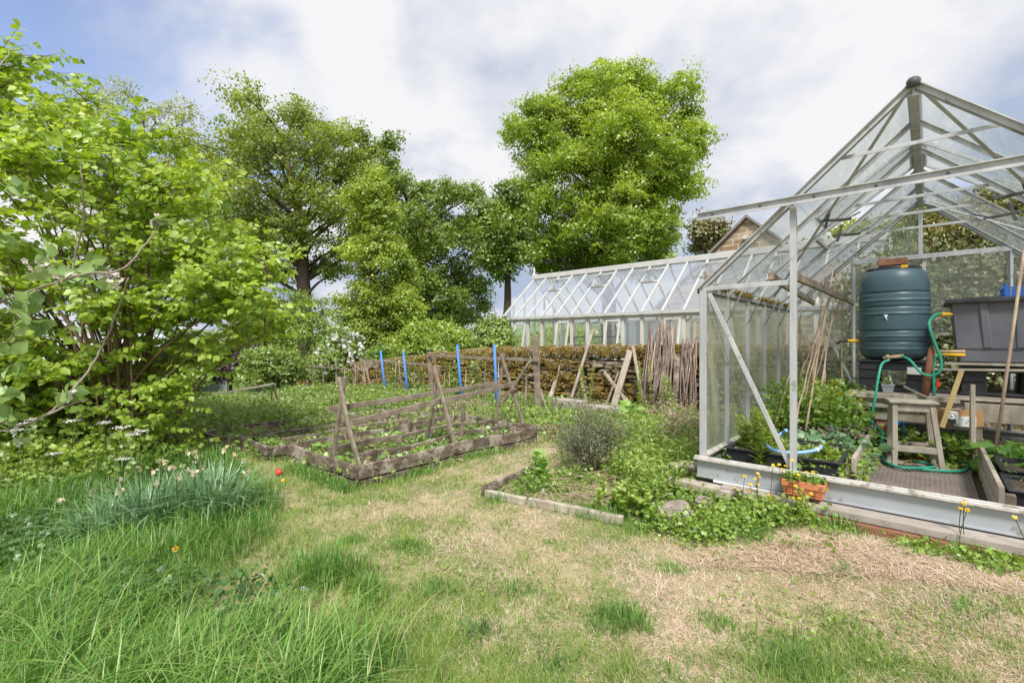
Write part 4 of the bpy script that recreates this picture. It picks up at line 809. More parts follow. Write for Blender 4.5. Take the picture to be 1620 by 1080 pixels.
# ------------------------------------------------------------------ timber leaning on the stone wall
def leaners():
    L_ = [((880, 600), (866, 648), .10, .03, 'short broad plank leaning on the wall, just right of the thick fence post', 'woodgrey'),
          ((886, 577), (872, 640), .03, .02, 'thin dark lath behind the short broad plank', 'wood'),
          ((939, 520), (899, 638), .055, .03, 'long pale stick slanting up above the wall top', 'woodgrey'),
          ((917, 590), (932, 640), .045, .03, 'short stick leaning left behind the long pale stick', 'woodgrey'),
          ((997, 554), (968, 628), .12, .03, 'broad grey plank leaning to the right against the wall', 'woodgrey'),
          ((956, 588), (1007, 646), .055, .03, 'stick crossing the foot of the broad grey plank', 'woodgrey'),
          ((1001, 547), (1021, 640), .05, .03, 'stick leaning left beside the tall cane bundle', 'woodgrey'),
          ((978, 590), (955, 637), .035, .03, 'thin stick under the broad grey plank, leaning right', 'wood'),
          ((1072, 560), (1065, 640), .10, .05, 'dark split log standing between the two cane bundles', 'wooddark'),
          ((1116, 430), (1133, 640), .05, .03, 'tall mossy pole leaning beside the greenhouse corner post', 'wood')]
    for a, b, w, t, lb, mt in L_:
        top = PV(*a, 7.72); bot = PV(*b, 7.35); bot.z = G0(bot) + (.0); m = MB(); mid = wob(bot.lerp(top, .5), .008); m.bar(bot, mid, w, t, DV, .003); m.bar(mid, top, w * .95, t, DV)
        one('leaning_plank' if w > .09 else 'leaning_stick', m, M[mt], lb, 'plank' if w > .09 else 'stick', bot, 'timber leaning on the stone wall', .004)
    for cnt, (x0, x1), (t0, t1), (ya, yb), lb, gr in ((84, (1012, 1056), (1028, 1066), (500, 590), 'brown cane in the taller jumbled bundle leaning on the wall', 'canes of the taller bundle'), (30, (1077, 1104), (1080, 1102), (532, 562), 'brown cane in the shorter upright bundle behind the greenhouse corner', 'canes of the shorter bundle'), (9, (1112, 1132), (1110, 1128), (555, 590), 'old cane leaning on the wall right of the greenhouse corner post', 'canes beside the corner post')):
        for i in range(cnt):
            f = random.random(); bx = x0 + (x1 - x0) * f; f2 = min(1, max(0, f + random.gauss(0, .33))); tx = t0 + (t1 - t0) * f2
            py = random.uniform(ya, yb) if i % 3 else ya + random.random() * (yb - ya) * .4; vb = random.uniform(7.25, 7.5); bot = PV(bx, 655, vb); bot.z = G0(bot); top = PV(tx, py, random.uniform(7.6, 7.74) if py > 550 else 7.78); rr = random.uniform(.007, .019)
            m = MB(); m.tube([bot, wob(bot.lerp(top, .35), .02), wob(bot.lerp(top, .7), .02), top], [rr, rr, rr * .85, rr * .6], 6)
            one('garden_cane', m, M['canegrey'] if random.random() < .9 else M['cane'], lb, 'cane', bot, gr)
leaners()
def kerb():
    r = [((878, 664), (925, 668), 'left concrete kerb block under the leaning sticks', .26), ((930, 668), (1003, 676), 'long concrete kerb block in front of the wall, right of the shorter block', .24)]
    for a, b, lb, h in r:
        p = GP(*a); q = GP(*b); p = PV(a[0], a[1], 6.75); q = PV(b[0], b[1], 6.75); p.z = G0(p) + h / 2 - .04; q.z = p.z; m = MB(); m.bar(p, q, .22, h, UP); o = one('kerb_block', m, M['conc'], lb, 'concrete block', p, None, .02)
kerb()
def rock(name, c, s, mat, label, cat='stone', group=None, sq=.6):
    n, k = 14, 9; vs = []; ph = [random.uniform(0, 6) for _ in range(6)]; c = V(c)
    for j in range(1, k):
        t = math.pi * j / k
        for i in range(n):
            a = 2 * math.pi * i / n; f = 1 + .16 * math.sin(2 * a + ph[0] + t) + .11 * math.sin(3 * a + ph[1] - 2 * t) + .08 * math.sin(5 * a + ph[2] + 3 * t) + random.uniform(-.04, .04)
            x = math.sin(t) ** .7 * math.cos(a) * f; y = math.sin(t) ** .7 * math.sin(a) * f; z = math.copysign(abs(math.cos(t)) ** .7, math.cos(t)) * (1 + .1 * math.sin(a + ph[3])); vs.append(c + V((x * s, y * s * .8, z * s * sq)))
    b = len(vs); vs += [c + V((0, 0, s * sq)), c - V((0, 0, s * sq))]
    fs = [(j * n + i, (j + 1) * n + i, (j + 1) * n + (i + 1) % n, j * n + (i + 1) % n) for j in range(k - 2) for i in range(n)] + [(b, i, (i + 1) % n) for i in range(n)] + [(b + 1, (k - 2) * n + (i + 1) % n, (k - 2) * n + i) for i in range(n)]
    m = MB(); m.add(vs, fs); return one(name, m, mat, label, cat, c - UP * s * sq * .5, group)
# ------------------------------------------------------------------ small bed in front of the greenhouse
def front_bed():
    A_ = GP(768, 782, .03); B_ = GP(985, 818, .05); C_ = GP(843, 748, .03); r = thing('small_bed_edging', 'low grey timber edging round the weedy bed before the fennel', 'bed edging', A_)
    m = MB(); board(m, A_, A_.lerp(B_, .33), .06, .045, 0, 4); m.build('front_rail', M['woodgrey'], r, bevel=.006)
    m = MB(); board(m, A_.lerp(B_, .35), B_, .062, .045, 0, 5); m.build('front_rail', M['woodgrey'], r, bevel=.006)
    m = MB(); board(m, A_ + V((.02, .05, 0)), C_, .07, .045, 0, 5); m.build('side_rail', M['wooddark'], r, bevel=.006)
    m = MB(); m.bar(A_ + V((-.03, .02, .03)), A_ + V((.10, .03, .08)), .06, .05, UP); m.build('corner_block', M['wooddark'], r, bevel=.006)
    # timber step and slabs at the greenhouse foot
    a = UV(GU0 - .20, GV0 - .06, .155); b = UV(GU0 + .28, GV0 - .13, .165); m = MB(); n = 4; pts = [wob(a.lerp(b, i / n), .003) for i in range(n + 1)]
    m.bar(a, b, .12, .065, UP); one('timber_beam', m, M['woodgrey'], 'short grey timber beam lying under the left corner of the greenhouse', 'beam', a, None, .008)
    m = MB(); m.bar(UV(GU0 + .2, GV0 - .06, .19), UV(GU1 + .3, GV0 - .06, .182), .20, .05, UP); one('stone_ledge', m, M['conc'], 'lichen spotted ledge running under the front plinth', 'ledge', UV(GU0 + .5, GV0), None, .008)
    m = MB(); m.bar(UV(GU0 + .68, GV0 - .15, .10), UV(GU1 + .3, GV0 - .155, .10), .07, .12, UP); one('red_timber', m, M['woodred'], 'reddish brown timber edge below the stone ledge', 'beam', UV(GU0 + .8, GV0 - .1), None, .006)
    m = MB(); m.bar(UV(GU0 + .12, GV0 - .055, .215), UV(GU0 + .62, GV0 - .06, .215), .012, .016, UP); one('white_strip', m, M['whitep'], 'thin white strip lying at the foot of the plinth', 'strip', UV(GU0 + .2, GV0 - .05))
    rock('flat_stone', UV(GU0 - .14, GV0 + .12, .24), .13, M['stone'], 'flat grey stone propping the greenhouse corner post', sq=.28)
    rock('garden_rock', GP(1070, 810, .09), .098, M['stone'], 'rough pale rock half buried in weeds left of the greenhouse beam', sq=.75)
    rock('garden_rock', GP(1112, 793, .12), .065, M['stone'], 'small grey rock just below the timber beam', sq=.6)
    rock('garden_rock', GP(1098, 838, .04), .045, M['stone'], 'small flat rock below the rough pale rock', sq=.4)
    rock('garden_rock', GP(1172, 842, .05), .09, M['stone'], 'low flat rock in the weeds below the terracotta trough', sq=.25)
    rock('garden_rock', GP(482, 932, .02), .018, M['whitep'], 'small white pebble in the tuft of green grass', sq=.8)
    m = MB(); m.lathe(GP(441, 752, .0) + UP * .0, [(0, 0), (.02, .004), (.03, .02), (.032, .032), (.03, .044), (.02, .06), (0, .064)], 16); one('red_ball', m, M['redp'], 'small red ball in the grass left of the raised bed', 'ball', GP(441, 752))
    # terracotta trough
    c = PV(1272, 772, GV0 - .09); c.z = .285; r = thing('terracotta_trough', 'orange terracotta coloured trough standing before the plinth', 'planter', c); t = MB()
    def ring(z, sx, sy): return [c + DU * (i * sx * .63) + DV * (j * sy) + UP * z for i, j in ((-1, -1), (1, -1), (1, 1), (-1, 1))]
    lv = [ring(z - .045, .155 + .03 * k_ , .045 + .012 * k_) for k_, z in ((0, 0), (.35, .03), (.36, .034), (.6, .06))]; top = [ring(z - .045, *s) for z, s in ((.06, (.19, .062)), (.105, (.195, .065)), (.105, (.18, .052)), (.06, (.175, .05)))]
    al = lv + top; vs = [p for q in al for p in q]; fs = [(3, 2, 1, 0)] + [(4 * i + k_, 4 * i + (k_ + 1) % 4, 4 * i + 4 + (k_ + 1) % 4, 4 * i + 4 + k_) for i in range(len(al) - 1) for k_ in range(4)] + [(28, 29, 30, 31)]
    t.add(vs, fs); t.build('trough', M['terra'], r, bevel=.004); 
    for z in (.012, .03, .045): MB().box(c + UP * (z - .045), .21 + z * .3, .10 + z * .2, .005).build('ridge', M['terra'], r)
    n = 300; pp = np.array(c) + rng.uniform(-1, 1, (n, 1)) * np.array(DU) * .11 + rng.uniform(-1, 1, (n, 1)) * np.array(DV) * .045 + np.array([0, 0, .055]); leaves('plants', LEAF_LOBE, pp + rng.normal(0, .015, (n, 3)), rdir(n), rdir(n, 1), .035, rng.random(n), M['weed'], r)
front_bed()

# ================================================================== INSIDE THE NEAR GREENHOUSE
FZ = .20
def barrel():
    c = UV(-.262, 5.93, 0); zb, zt = 1.07, 1.945; r0 = .335
    r = thing('water_butt', 'large dark green ribbed water butt with black lid on a black stand', 'water butt', c + UP * zb)
    prof = [(0, 0), (.20, 0), (.262, .012), (.300, .04), (.315, .07)]
    RW = lambda z: .322 + .012 * math.sin(math.pi * min(1, max(0, (z - .05) / .75)))
    for zz_, kind in ((.11, 'lip'), (.176, 'groove'), (.23, 'lip'), (.28, 'groove'), (.443, 'lip'), (.51, 'groove'), (.571, 'lip'), (.644, 'groove')):
        R_ = RW(zz_); e = .008 if kind == 'lip' else -.010
        prof += [(RW(zz_ - .024), zz_ - .024), (R_, zz_ - .010), (R_ + e, zz_ - .003), (R_ + e, zz_ + .003), (R_, zz_ + .010), (RW(zz_ + .024), zz_ + .024)]
    prof += [(.330, .70), (.327, .74), (.318, .79), (.298, .838), (.270, .864), (.25, .872), (.25, .86)]
    m = MB(); m.lathe(c + UP * zb, [(r_ * .825, z_) for r_, z_ in prof], 56); m.build('body', M['butt'], r)
    m = MB(); m.lathe(c + UP * (zb + .865), [(r_ * .825, z_) for r_, z_ in ((0, .022), (.20, .022), (.21, .034), (.248, .034), (.258, .026), (.262, .0), (.258, -.012), (.25, -.012))], 48); m.build('lid', M['black'], r)
    m = MB(); q = c + UP * (zb + .885) + DU * .09 - DV * .195; m.box(q, .05, .02, .03); m.build('lid_clip', M['yelp'], r, bevel=.003)
    m = MB(); fr = (V((0, 0, 0)) - V((c.x, c.y, 0))).normalized(); s = fr.cross(UP); p = c + UP * (zb + .40) + fr * .279 + s * .05
    m.add([p + s * .02 + UP * .035, p - s * .012 + UP * .03, p - s * .0 + UP * .0, p - s * .016 - UP * .025, p + s * .0 - UP * .012, p + s * .01 + UP * .006], [(0, 1, 2, 3, 4, 5)]); m.build('torn_label', M['whitep'], r)
    # tap and joint
    t = c + UP * (zb + .035) + fr * .235; m = MB(); m.tube([t - fr * .05, t + fr * .045], .016, 10); m.tube([t + fr * .045 + s * .075 - UP * .012, t + fr * .045 - s * .075 + UP * .012], [.017, .017], 10); m.tube([t + fr * .045 + s * .03, t + fr * .045 + s * .055], .022, 10); m.build('tap_joint', M['tap'], r)
    m = MB(); l = c + UP * (zb + .185) + (-DU * .95 - DV * .3).normalized() * .275; dd = (-DU * .95 - DV * .3).normalized(); m.tube([l - dd * .02, l + dd * .10], .018, 10); m.build('side_connector', M['yelp'], r); m = MB(); m.tube([l + dd * .1, l + dd * .16, l + dd * .185 - UP * .03], .012, 8); m.build('connector_hose', M['black'], r)
    # black stand, open arches
    def stand(c, w, d, h, lb, ang=0.):
        q = thing('butt_stand', lb, 'stand', c); m = MB(); n = 4
        for i in range(4):
            a = math.pi / 2 * i + math.pi / 4 - AX; p = c + DU * ((1 if i in (0, 3) else -1) * w * .33) + DV * ((1 if i in (0, 1) else -1) * d * .33)
            m.box(p + UP * (h * .36), w * .30, d * .30, h * .72, taper=.86)
        m.box(c + UP * (h * .82), w * .96, d * .96, h * .26, taper=.95); m.box(c + UP * (h * .97), w, d, h * .06); m.box(c + UP * .02, w * 1.02, d * .30, .03); m.box(c + UP * .0202 + DV * d * .33, w * .98, d * .30, .03); m.box(c + UP * .0204 - DV * d * .33, w * 1.0, d * .30, .03); m.build('shell', M['black'], q, bevel=.012)
        for s_ in (-1, 1): MB().box(c + DU * (s_ * w * .33) - DV * (d * .475) + UP * (h * .45), w * .26, .012, .012).build('rib', M['black'], q)
        return q
    st = stand(c + UP * .775, .54, .52, .295, 'black plastic stand under the green water butt')
    MB().box(c + UP * .98 - DV * .262 + DU * .16, .10, .006, .065).build('sticker', M['whitep'], st)
    stand(UV(.48, 5.98, .775), .56, .56, .30, 'black plastic stand under the big tank')
    # brick on the lid
    m = MB(); bc = UV(-.262, 5.93, zb + .887 + .034 + .02); m.box(bc - DV * .06 + UP * .01, .225, .105, .068, taper=.98); one('brick', m, M['brick'], 'old red brick lying on the water butt lid', 'brick', bc, None, .006)
barrel()
def tank():
    c = UV(.66, 5.93, 1.075); r = thing('black_tank', 'big dusty black rectangular water tank with lid on the staging', 'tank', c); m = MB()
    w0, w1, d0, d1, h = .92, 1.02, .50, .58, .52
    def rg(z, w, d, n=1): return [c + DU * (i * w / 2) + DV * (j * d / 2) + UP * z for i, j in ((-1, -1), (1, -1), (1, 1), (-1, 1))]
    L_ = [rg(0, w0, d0), rg(.11, w0 + .015, d0 + .012), rg(.112, w0 + .035, d0 + .03), rg(h, w1, d1)]; vs = [p for q in L_ for p in q]
    m.add(vs, [(3, 2, 1, 0)] + [(4 * i + k, 4 * i + (k + 1) % 4, 4 * i + 4 + (k + 1) % 4, 4 * i + 4 + k) for i in range(3) for k in range(4)] + [(12, 13, 14, 15)]); m.build('shell', M['tank'], r, bevel=.015)
    for f in (-.62, -.20, .22, .64):
        b = c + DU * (f * w0 / 2) - DV * (d0 / 2 + .012) + UP * .118; t = c + DU * (f * w1 / 2) - DV * (d1 / 2 + .006) + UP * (h - .01); m = MB(); m.bar(b, t, .055, .022, DV); m.build('rib', M['tank'], r, bevel=.008)
    m = MB(); m.box(c + UP * (h + .012), w1 + .09, d1 + .09, .03, taper=.97); m.box(c + UP * (h - .008), w1 + .10, d1 + .10, .016); m.build('rim', M['black'], r, bevel=.008)
    m = MB(); m.box(c + UP * (h + .036) - DU * .30, .26, .3, .02, taper=.9); m.build('hatch', M['black'], r, bevel=.005)
    e = PV(1499, 497, 5.62); m = MB(); m.tube([e - DU * .07, e + DU * .02], .015, 10); m.tube([e - DU * .035, e - DU * .02], .02, 10); m.tube([e + DU * .02, c - DU * .5 + UP * .42 - DV * .2], .012, 8); m.build('upper_connector', M['yelp'], r)
    for k, (py, mt) in enumerate(((556, 'tap'), (561, 'yelp'))): e = PV(1512, py, 5.64); m = MB(); m.tube([e - DU * .15, e - DU * .03, e + DU * .06], [.011, .014, .016], 8); m.build('lower_connector', M[mt], r)
    # blue crate lying on the tank lid
    cc = c + UP * (h + .03) + DU * .03 + DV * .02; q = thing('blue_crate', 'low blue slatted plastic crate on top of the black tank', 'crate', cc); m = MB(); W_, D_ = .40, .30
    for z in (.008, .045, .085):
        for s in (-1, 1): m.bar(cc + DU * (-W_ / 2) + DV * (s * D_ / 2) + UP * z, cc + DU * (W_ / 2) + DV * (s * D_ / 2) + UP * z, .012, .012); m.bar(cc + DU * (s * W_ / 2) + DV * (-D_ / 2) + UP * z, cc + DU * (s * W_ / 2) + DV * (D_ / 2) + UP * z, .012, .0118)
    for i in range(11):
        for s in (-1, 1): m.box(cc + DU * ((i / 10 - .5) * W_) + DV * (s * D_ / 2) + UP * .045, .008, .009, .088)
    for i in range(9):
        for s in (-1, 1): m.box(cc + DV * ((i / 8 - .5) * D_) + DU * (s * W_ / 2) + UP * .045, .009, .008, .0885)
    for i in range(8): m.bar(cc + DU * ((i / 7 - .5) * W_ * .95) - DV * D_ / 2 + UP * .006, cc + DU * ((i / 7 - .5) * W_ * .95) + DV * D_ / 2 + UP * .006, .014, .006)
    m.build('frame', M['bluecrate'], q, bevel=.002)
    for i, j in ((-1, -1), (1, -1), (1, 1), (-1, 1)): MB().box(cc + DU * (i * W_ / 2) + DV * (j * D_ / 2) + UP * .058, .022, .022, .118).build('corner_post', M['bluecrate'], q, bevel=.003)
tank()
def staging():
    r = thing('pallet_staging', 'makeshift staging of weathered pallet boards carrying the water containers', 'staging', UV(-.1, 5.5, FZ)); W_ = M['woodgrey']
    def bd(nm, u0, u1, v, z, w, t, mat=W_, par=r): m = MB(); m.bar(wob(UV(u0, v, z), .003), wob(UV(u1, v, z), .003), w, t); m.build(nm, mat, par, bevel=.004)
    for k, vv in enumerate((5.52, 5.66, 5.80, 5.94, 6.08, 6.22)): bd('top_board', -.60, 1.12, vv, .762 + .0004 * k, .105, .018)
    bd('front_rail', -.60, .20, 5.47, .74, .03, .028); bd('front_rail', -.58, .24, 5.46, .665, .03, .035); bd('lower_board', -.46, .22, 5.48, .57, .02, .075)
    for v_ in (5.5, 6.2): bd('bearer', -.60, 1.12, v_ + .03, .70, .05, .09)
    m = MB(); m.box(UV(.72, 5.44, .665), 1.0, .022, .15); m.build('side_board', W_, r, bevel=.004); bd('front_rail', .0, .25, 5.455, .625, .02, .03); bd('front_rail', .0, .25, 5.45, .53, .02, .04)
    for u, v_, w in ((-.5, 5.55, .07), (.03, 5.52, .105), (.30, 5.5, .06), (.9, 5.5, .07), (-.5, 6.2, .07), (.9, 6.2, .07), (.2, 6.2, .07)): MB().box(UV(u, v_, (FZ + .66) / 2), w, .07, .66 - FZ).build('post', M['wood'], r, bevel=.005)
    bd('lower_rail', -.45, .9, 5.62, .42, .03, .06, M['wooddark'])
    # bearers under tank
    m = MB(); m.bar(UV(.10, 5.70, 1.055), UV(1.2, 5.70, 1.055), .09, .022); m.bar(UV(.10, 6.1, 1.055), UV(1.2, 6.1, 1.055), .09, .022); one('tank_boards', m, W_, 'pair of thin boards under the black tank', 'board', UV(.1, 5.7, 1.04), None, .003)
    m = MB(); m.bar(PV(1477, 584, 5.45), PV(1640, 586, 5.45), .03, .018); one('thin_batten', m, W_, 'thin horizontal batten in front of the black stand', 'batten', PV(1477, 584, 5.45), None, .002)
    def lean(nm, lb, a, b, va, vb, w, t, mat, rnd_=False):
        m = MB(); p = PV(*a, va); q = PV(*b, vb); (m.tube([p, p.lerp(q, .5), q], [w / 2 * .8, w / 2, w / 2], 10) if rnd_ else m.bar(p, q, w, t, DV)); one(nm, m, mat, lb, nm.split('_')[-1], q, None, 0 if rnd_ else .003)
    lean('reddish_pole', 'reddish round pole leaning between the water butt and the tank', (1474, 550), (1463, 626), 5.5, 5.45, .055, .05, M['woodred'], True)
    lean('yellow_batten', 'yellowish square batten slanting behind the stool', (1521, 586), (1490, 676), 5.36, 5.30, .035, .03, M['timbery'])
    lean('short_stake', 'pale square stake standing in front of the socket board', (1539, 608), (1540, 700), 5.30, 5.25, .028, .028, W_)
    lean('short_stake', 'thin pale lath beside the square stake', (1536, 613), (1535, 697), 5.33, 5.30, .014, .02, W_)
    lean('bamboo_cane', 'long bamboo cane leaning in front of the black tank', (1622, 385), (1576, 706), 5.1, 4.9, .022, .02, M['cane'], True)
    lean('loose_stick', 'short stick lying aslant on the staging behind the stool', (1430, 611), (1470, 630), 5.6, 5.38, .018, .014, W_)
    lean('brown_board', 'dark brown board leaning under the left side of the staging', (1396, 665), (1410, 712), 5.5, 5.42, .10, .02, M['woodred'])
    # socket board
    q = thing('socket_board', 'orange plywood board with white double socket and plug-in timer', 'socket', PV(1518, 660, 5.40)); a = PV(1482, 660, 5.40); b = PV(1556, 662, 5.40); m = MB(); m.bar(a, b, .012, .135, UP); m.build('board', M['ply'], q, bevel=.002)
    s = PV(1525, 667, 5.385); m = MB(); m.box(s, .145, .012, .085); so_ = m.build('socket', M['whitep'], q, bevel=.004)
    m = MB(); 
    for du, dz in ((.025, .012), (.015, -.006), (.035, -.006), (.052, .010)): m.box(s + DU * du + UP * dz - DV * .007, .005, .003, .011)
    m.build('slots', M['dark'], so_)
    t = PV(1506, 660, 5.37); m = MB(); m.box(t, .085, .04, .105); tm = m.build('timer', M['whitep'], q, bevel=.008)
    m = MB(); k = 28; tt = t - DV * .022 + UP * .018; ring = []
    for rr_, oo in ((.030, 0), (.030, .006), (.022, .006), (.022, .002), (.010, .002), (.010, .008)):
        ring += [tt + DU * (rr_ * math.cos(2 * math.pi * i / k)) + UP * (rr_ * math.sin(2 * math.pi * i / k)) - DV * oo for i in range(k)]
    m.add(ring, [(j * k + i, j * k + (i + 1) % k, (j + 1) * k + (i + 1) % k, (j + 1) * k + i) for j in range(5) for i in range(k)] + [tuple(5 * k + i for i in range(k))], True); m.build('dial', M['whitep'], tm)
    m = MB(); m.box(t - DV * .03 - UP * .028, .05, .03, .032); m.build('plug', M['black'], tm, bevel=.004)
    m = MB(); p0 = t - DV * .03 - UP * .045; m.tube(pline([p0, p0 - UP * .08 + DU * .02, p0 - UP * .2 + DU * .05 + DV * .05, UV(.0, 5.4, FZ + .02)], 5), .005, 6); one('black_flex', m, M['black'], 'thin black flex hanging from the plug-in timer', 'cable', p0)
    m = MB(); e = PV(1415, 668, 5.44); m.tube([e - DU * .03, e + DU * .045], .022, 12); m.tube([e + DU * .045, e + DU * .06 + UP * .01, e + DU * .065 - UP * .08, e + DU * .06 - UP * .2], .007, 6); one('blue_plug', m, M['blue'], 'blue connector hanging under the staging left of the stool', 'plug', e)
    # grey pot
    p = PV(1405, 625, 5.58); p.z = .775; q = thing('plant_pot', 'small square grey plastic pot with a seedling on the staging', 'pot', p); m = MB()
    for_ = [(0, .034), (.062, .045), (.062, .049), (.076, .050), (.076, .044), (.03, .04)]; vs = [p + DU * (i * s_) + DV * (j * s_) + UP * z for z, s_ in for_ for i, j in ((-1, -1), (1, -1), (1, 1), (-1, 1))]
    m.add(vs, [(3, 2, 1, 0)] + [(4 * i + k, 4 * i + (k + 1) % 4, 4 * i + 4 + (k + 1) % 4, 4 * i + 4 + k) for i in range(5) for k in range(4)] + [(20, 21, 22, 23)]); m.build('pot', M['greyp'], q, bevel=.002)
    n = 40; leaves('seedling', LEAF_NARROW, np.array(p) + rng.normal(size=(n, 3)) * [.02, .02, .02] + [0, 0, .095], rdir(n, .6), rdir(n, .3), .04, rng.random(n), M['weed'], q)
    MB().bar(p + UP * .07 + DU * .03, p + UP * .16 + DU * .01, .014, .002, DV).build('plant_label', M['whitep'], q)
    m = MB(); e = PV(1484, 608, 5.6); m.box(e, .03, .02, .045); m.tube([e + UP * .02, e + UP * .05], .008, 6); one('red_clip', m, M['redp'], 'small red plastic clip hanging between the two black stands', 'clip', e, None, .004)
staging()
def stool():
    S = lambda px, py, z: GP(px, py, z)
    c = UV(-.115, 5.20, FZ); zt = .755; r = thing('wooden_stool', 'old weathered wooden stool standing on the greenhouse path', 'stool', c); W_ = M['woodgrey']; yaw = .22
    ax = (DU * math.cos(yaw) + DV * math.sin(yaw)); ay = UP.cross(ax)
    m = MB(); m.box(c + UP * (zt - FZ - .012), .325, .22, .024, ax, ay, UP); m.build('seat', W_, r, bevel=.008)
    tp = {}; ft = {}
    for i in (-1, 1):
        for j in (-1, 1):
            t = c + ax * (i * .12) + ay * (j * .075) + UP * (zt - FZ - .024); f = c + ax * (i * (.13 if i < 0 else .175)) + ay * (j * .125); tp[i, j] = t; ft[i, j] = f; m = MB(); m.bar(f, t, .036, .032, ay); m.build('leg', W_, r, bevel=.004)
    for j in (-1, 1):
        m = MB(); m.bar(tp[-1, j] - UP * .035, tp[1, j] - UP * .035, .02, .06); m.build('apron', W_, r, bevel=.003)
        m = MB(); a = ft[-1, j].lerp(tp[-1, j], .30); b = ft[1, j].lerp(tp[1, j], .30); m.bar(a, b, .022, .05); m.build('stretcher', W_, r, bevel=.003)
    for i in (-1, 1):
        m = MB(); m.bar(tp[i, -1] - UP * .036, tp[i, 1] - UP * .036, .02, .058); m.build('apron', W_, r, bevel=.003)
        m = MB(); m.bar(ft[i, -1].lerp(tp[i, -1], .18), ft[i, 1].lerp(tp[i, 1], .18), .022, .05); m.build('stretcher', W_, r, bevel=.003)
stool()
def hoses():
    def hose(lb, pts, rad=.011, mat='hose', nm='garden_hose'):
        m = MB(); m.tube(pline(pts, 8), rad, 8); one(nm, m, M[mat], lb, 'hose', pts[0], None)
    z = FZ + .02
    hose('green hose dropping from the water butt tap down to the plants', [PV(1407, 569, 5.52), PV(1395, 576, 5.48), PV(1389, 600, 5.40), PV(1384, 632, 5.35), PV(1377, 662, 5.35), PV(1369, 673, 5.4)])
    hose('green hose looping from the butt tap up to the top of the black tank', [PV(1427, 563, 5.52), PV(1440, 570, 5.46), PV(1457, 589, 5.42), PV(1474, 594, 5.42), PV(1487, 587, 5.42), PV(1489, 570, 5.44), PV(1480, 545, 5.46), PV(1471, 520, 5.48), PV(1471, 507, 5.52), PV(1482, 497, 5.6), PV(1494, 496, 5.62)])
    hose('green hose coiled on the path round the feet of the stool', [PV(1367, 655, 5.3), PV(1380, 668, 5.25), PV(1396, 684, 5.2), PV(1394, 704, 5.1), V((*GP(1398, 727, z).xy, z)), GP(1420, 738, z), GP(1460, 742, z), GP(1500, 745, z), GP(1524, 744, z), GP(1530, 738, z), GP(1520, 731, z), GP(1503, 726, z), GP(1490, 722, z)])
    hose('second green hose lying just inside the coil behind the stool legs', [GP(1394, 722, z + .01), GP(1405, 732, z + .01), GP(1425, 739, z + .01), GP(1455, 740, z + .01), GP(1478, 738, z + .015), GP(1472, 734, z), GP(1445, 728, z)])
    hose('green hose running down behind the reddish pole', [PV(1495, 561, 5.66), PV(1482, 562, 5.6), PV(1477, 575, 5.6), PV(1477, 600, 5.6), PV(1478, 628, 5.6)])
    hose('thin green hose hanging at the left of the butt, behind the canes', [PV(1331, 549, 6.3), PV(1329, 560, 6.3), PV(1332, 590, 6.3), PV(1340, 615, 6.2), PV(1343, 632, 6.2)], .009)
    hose('blue hose lying on the floor behind the stool', [GP(1497, 712, z), GP(1500, 718, z), GP(1505, 728, z), GP(1515, 734, z)], .009, 'bluep')
    m = MB(); e = GP(1459, 722, z + .02); m.tube([e - DU * .04, e + DU * .04], .014, 8); m.tube([e, e + UP * .05], .012, 8); one('tap_fitting', m, M['yelp'], 'small orange tap fitting lying among the hoses', 'fitting', e)
    m = MB(); m.tube(pline([GP(1432, 730, z), GP(1450, 726, z), GP(1480, 735, z), GP(1500, 730, z), GP(1508, 722, z)], 6), .006, 6); one('orange_cable', m, M['terra'], 'thin orange cable lying across the path among the hoses', 'cable', GP(1432, 730, z))
hoses()
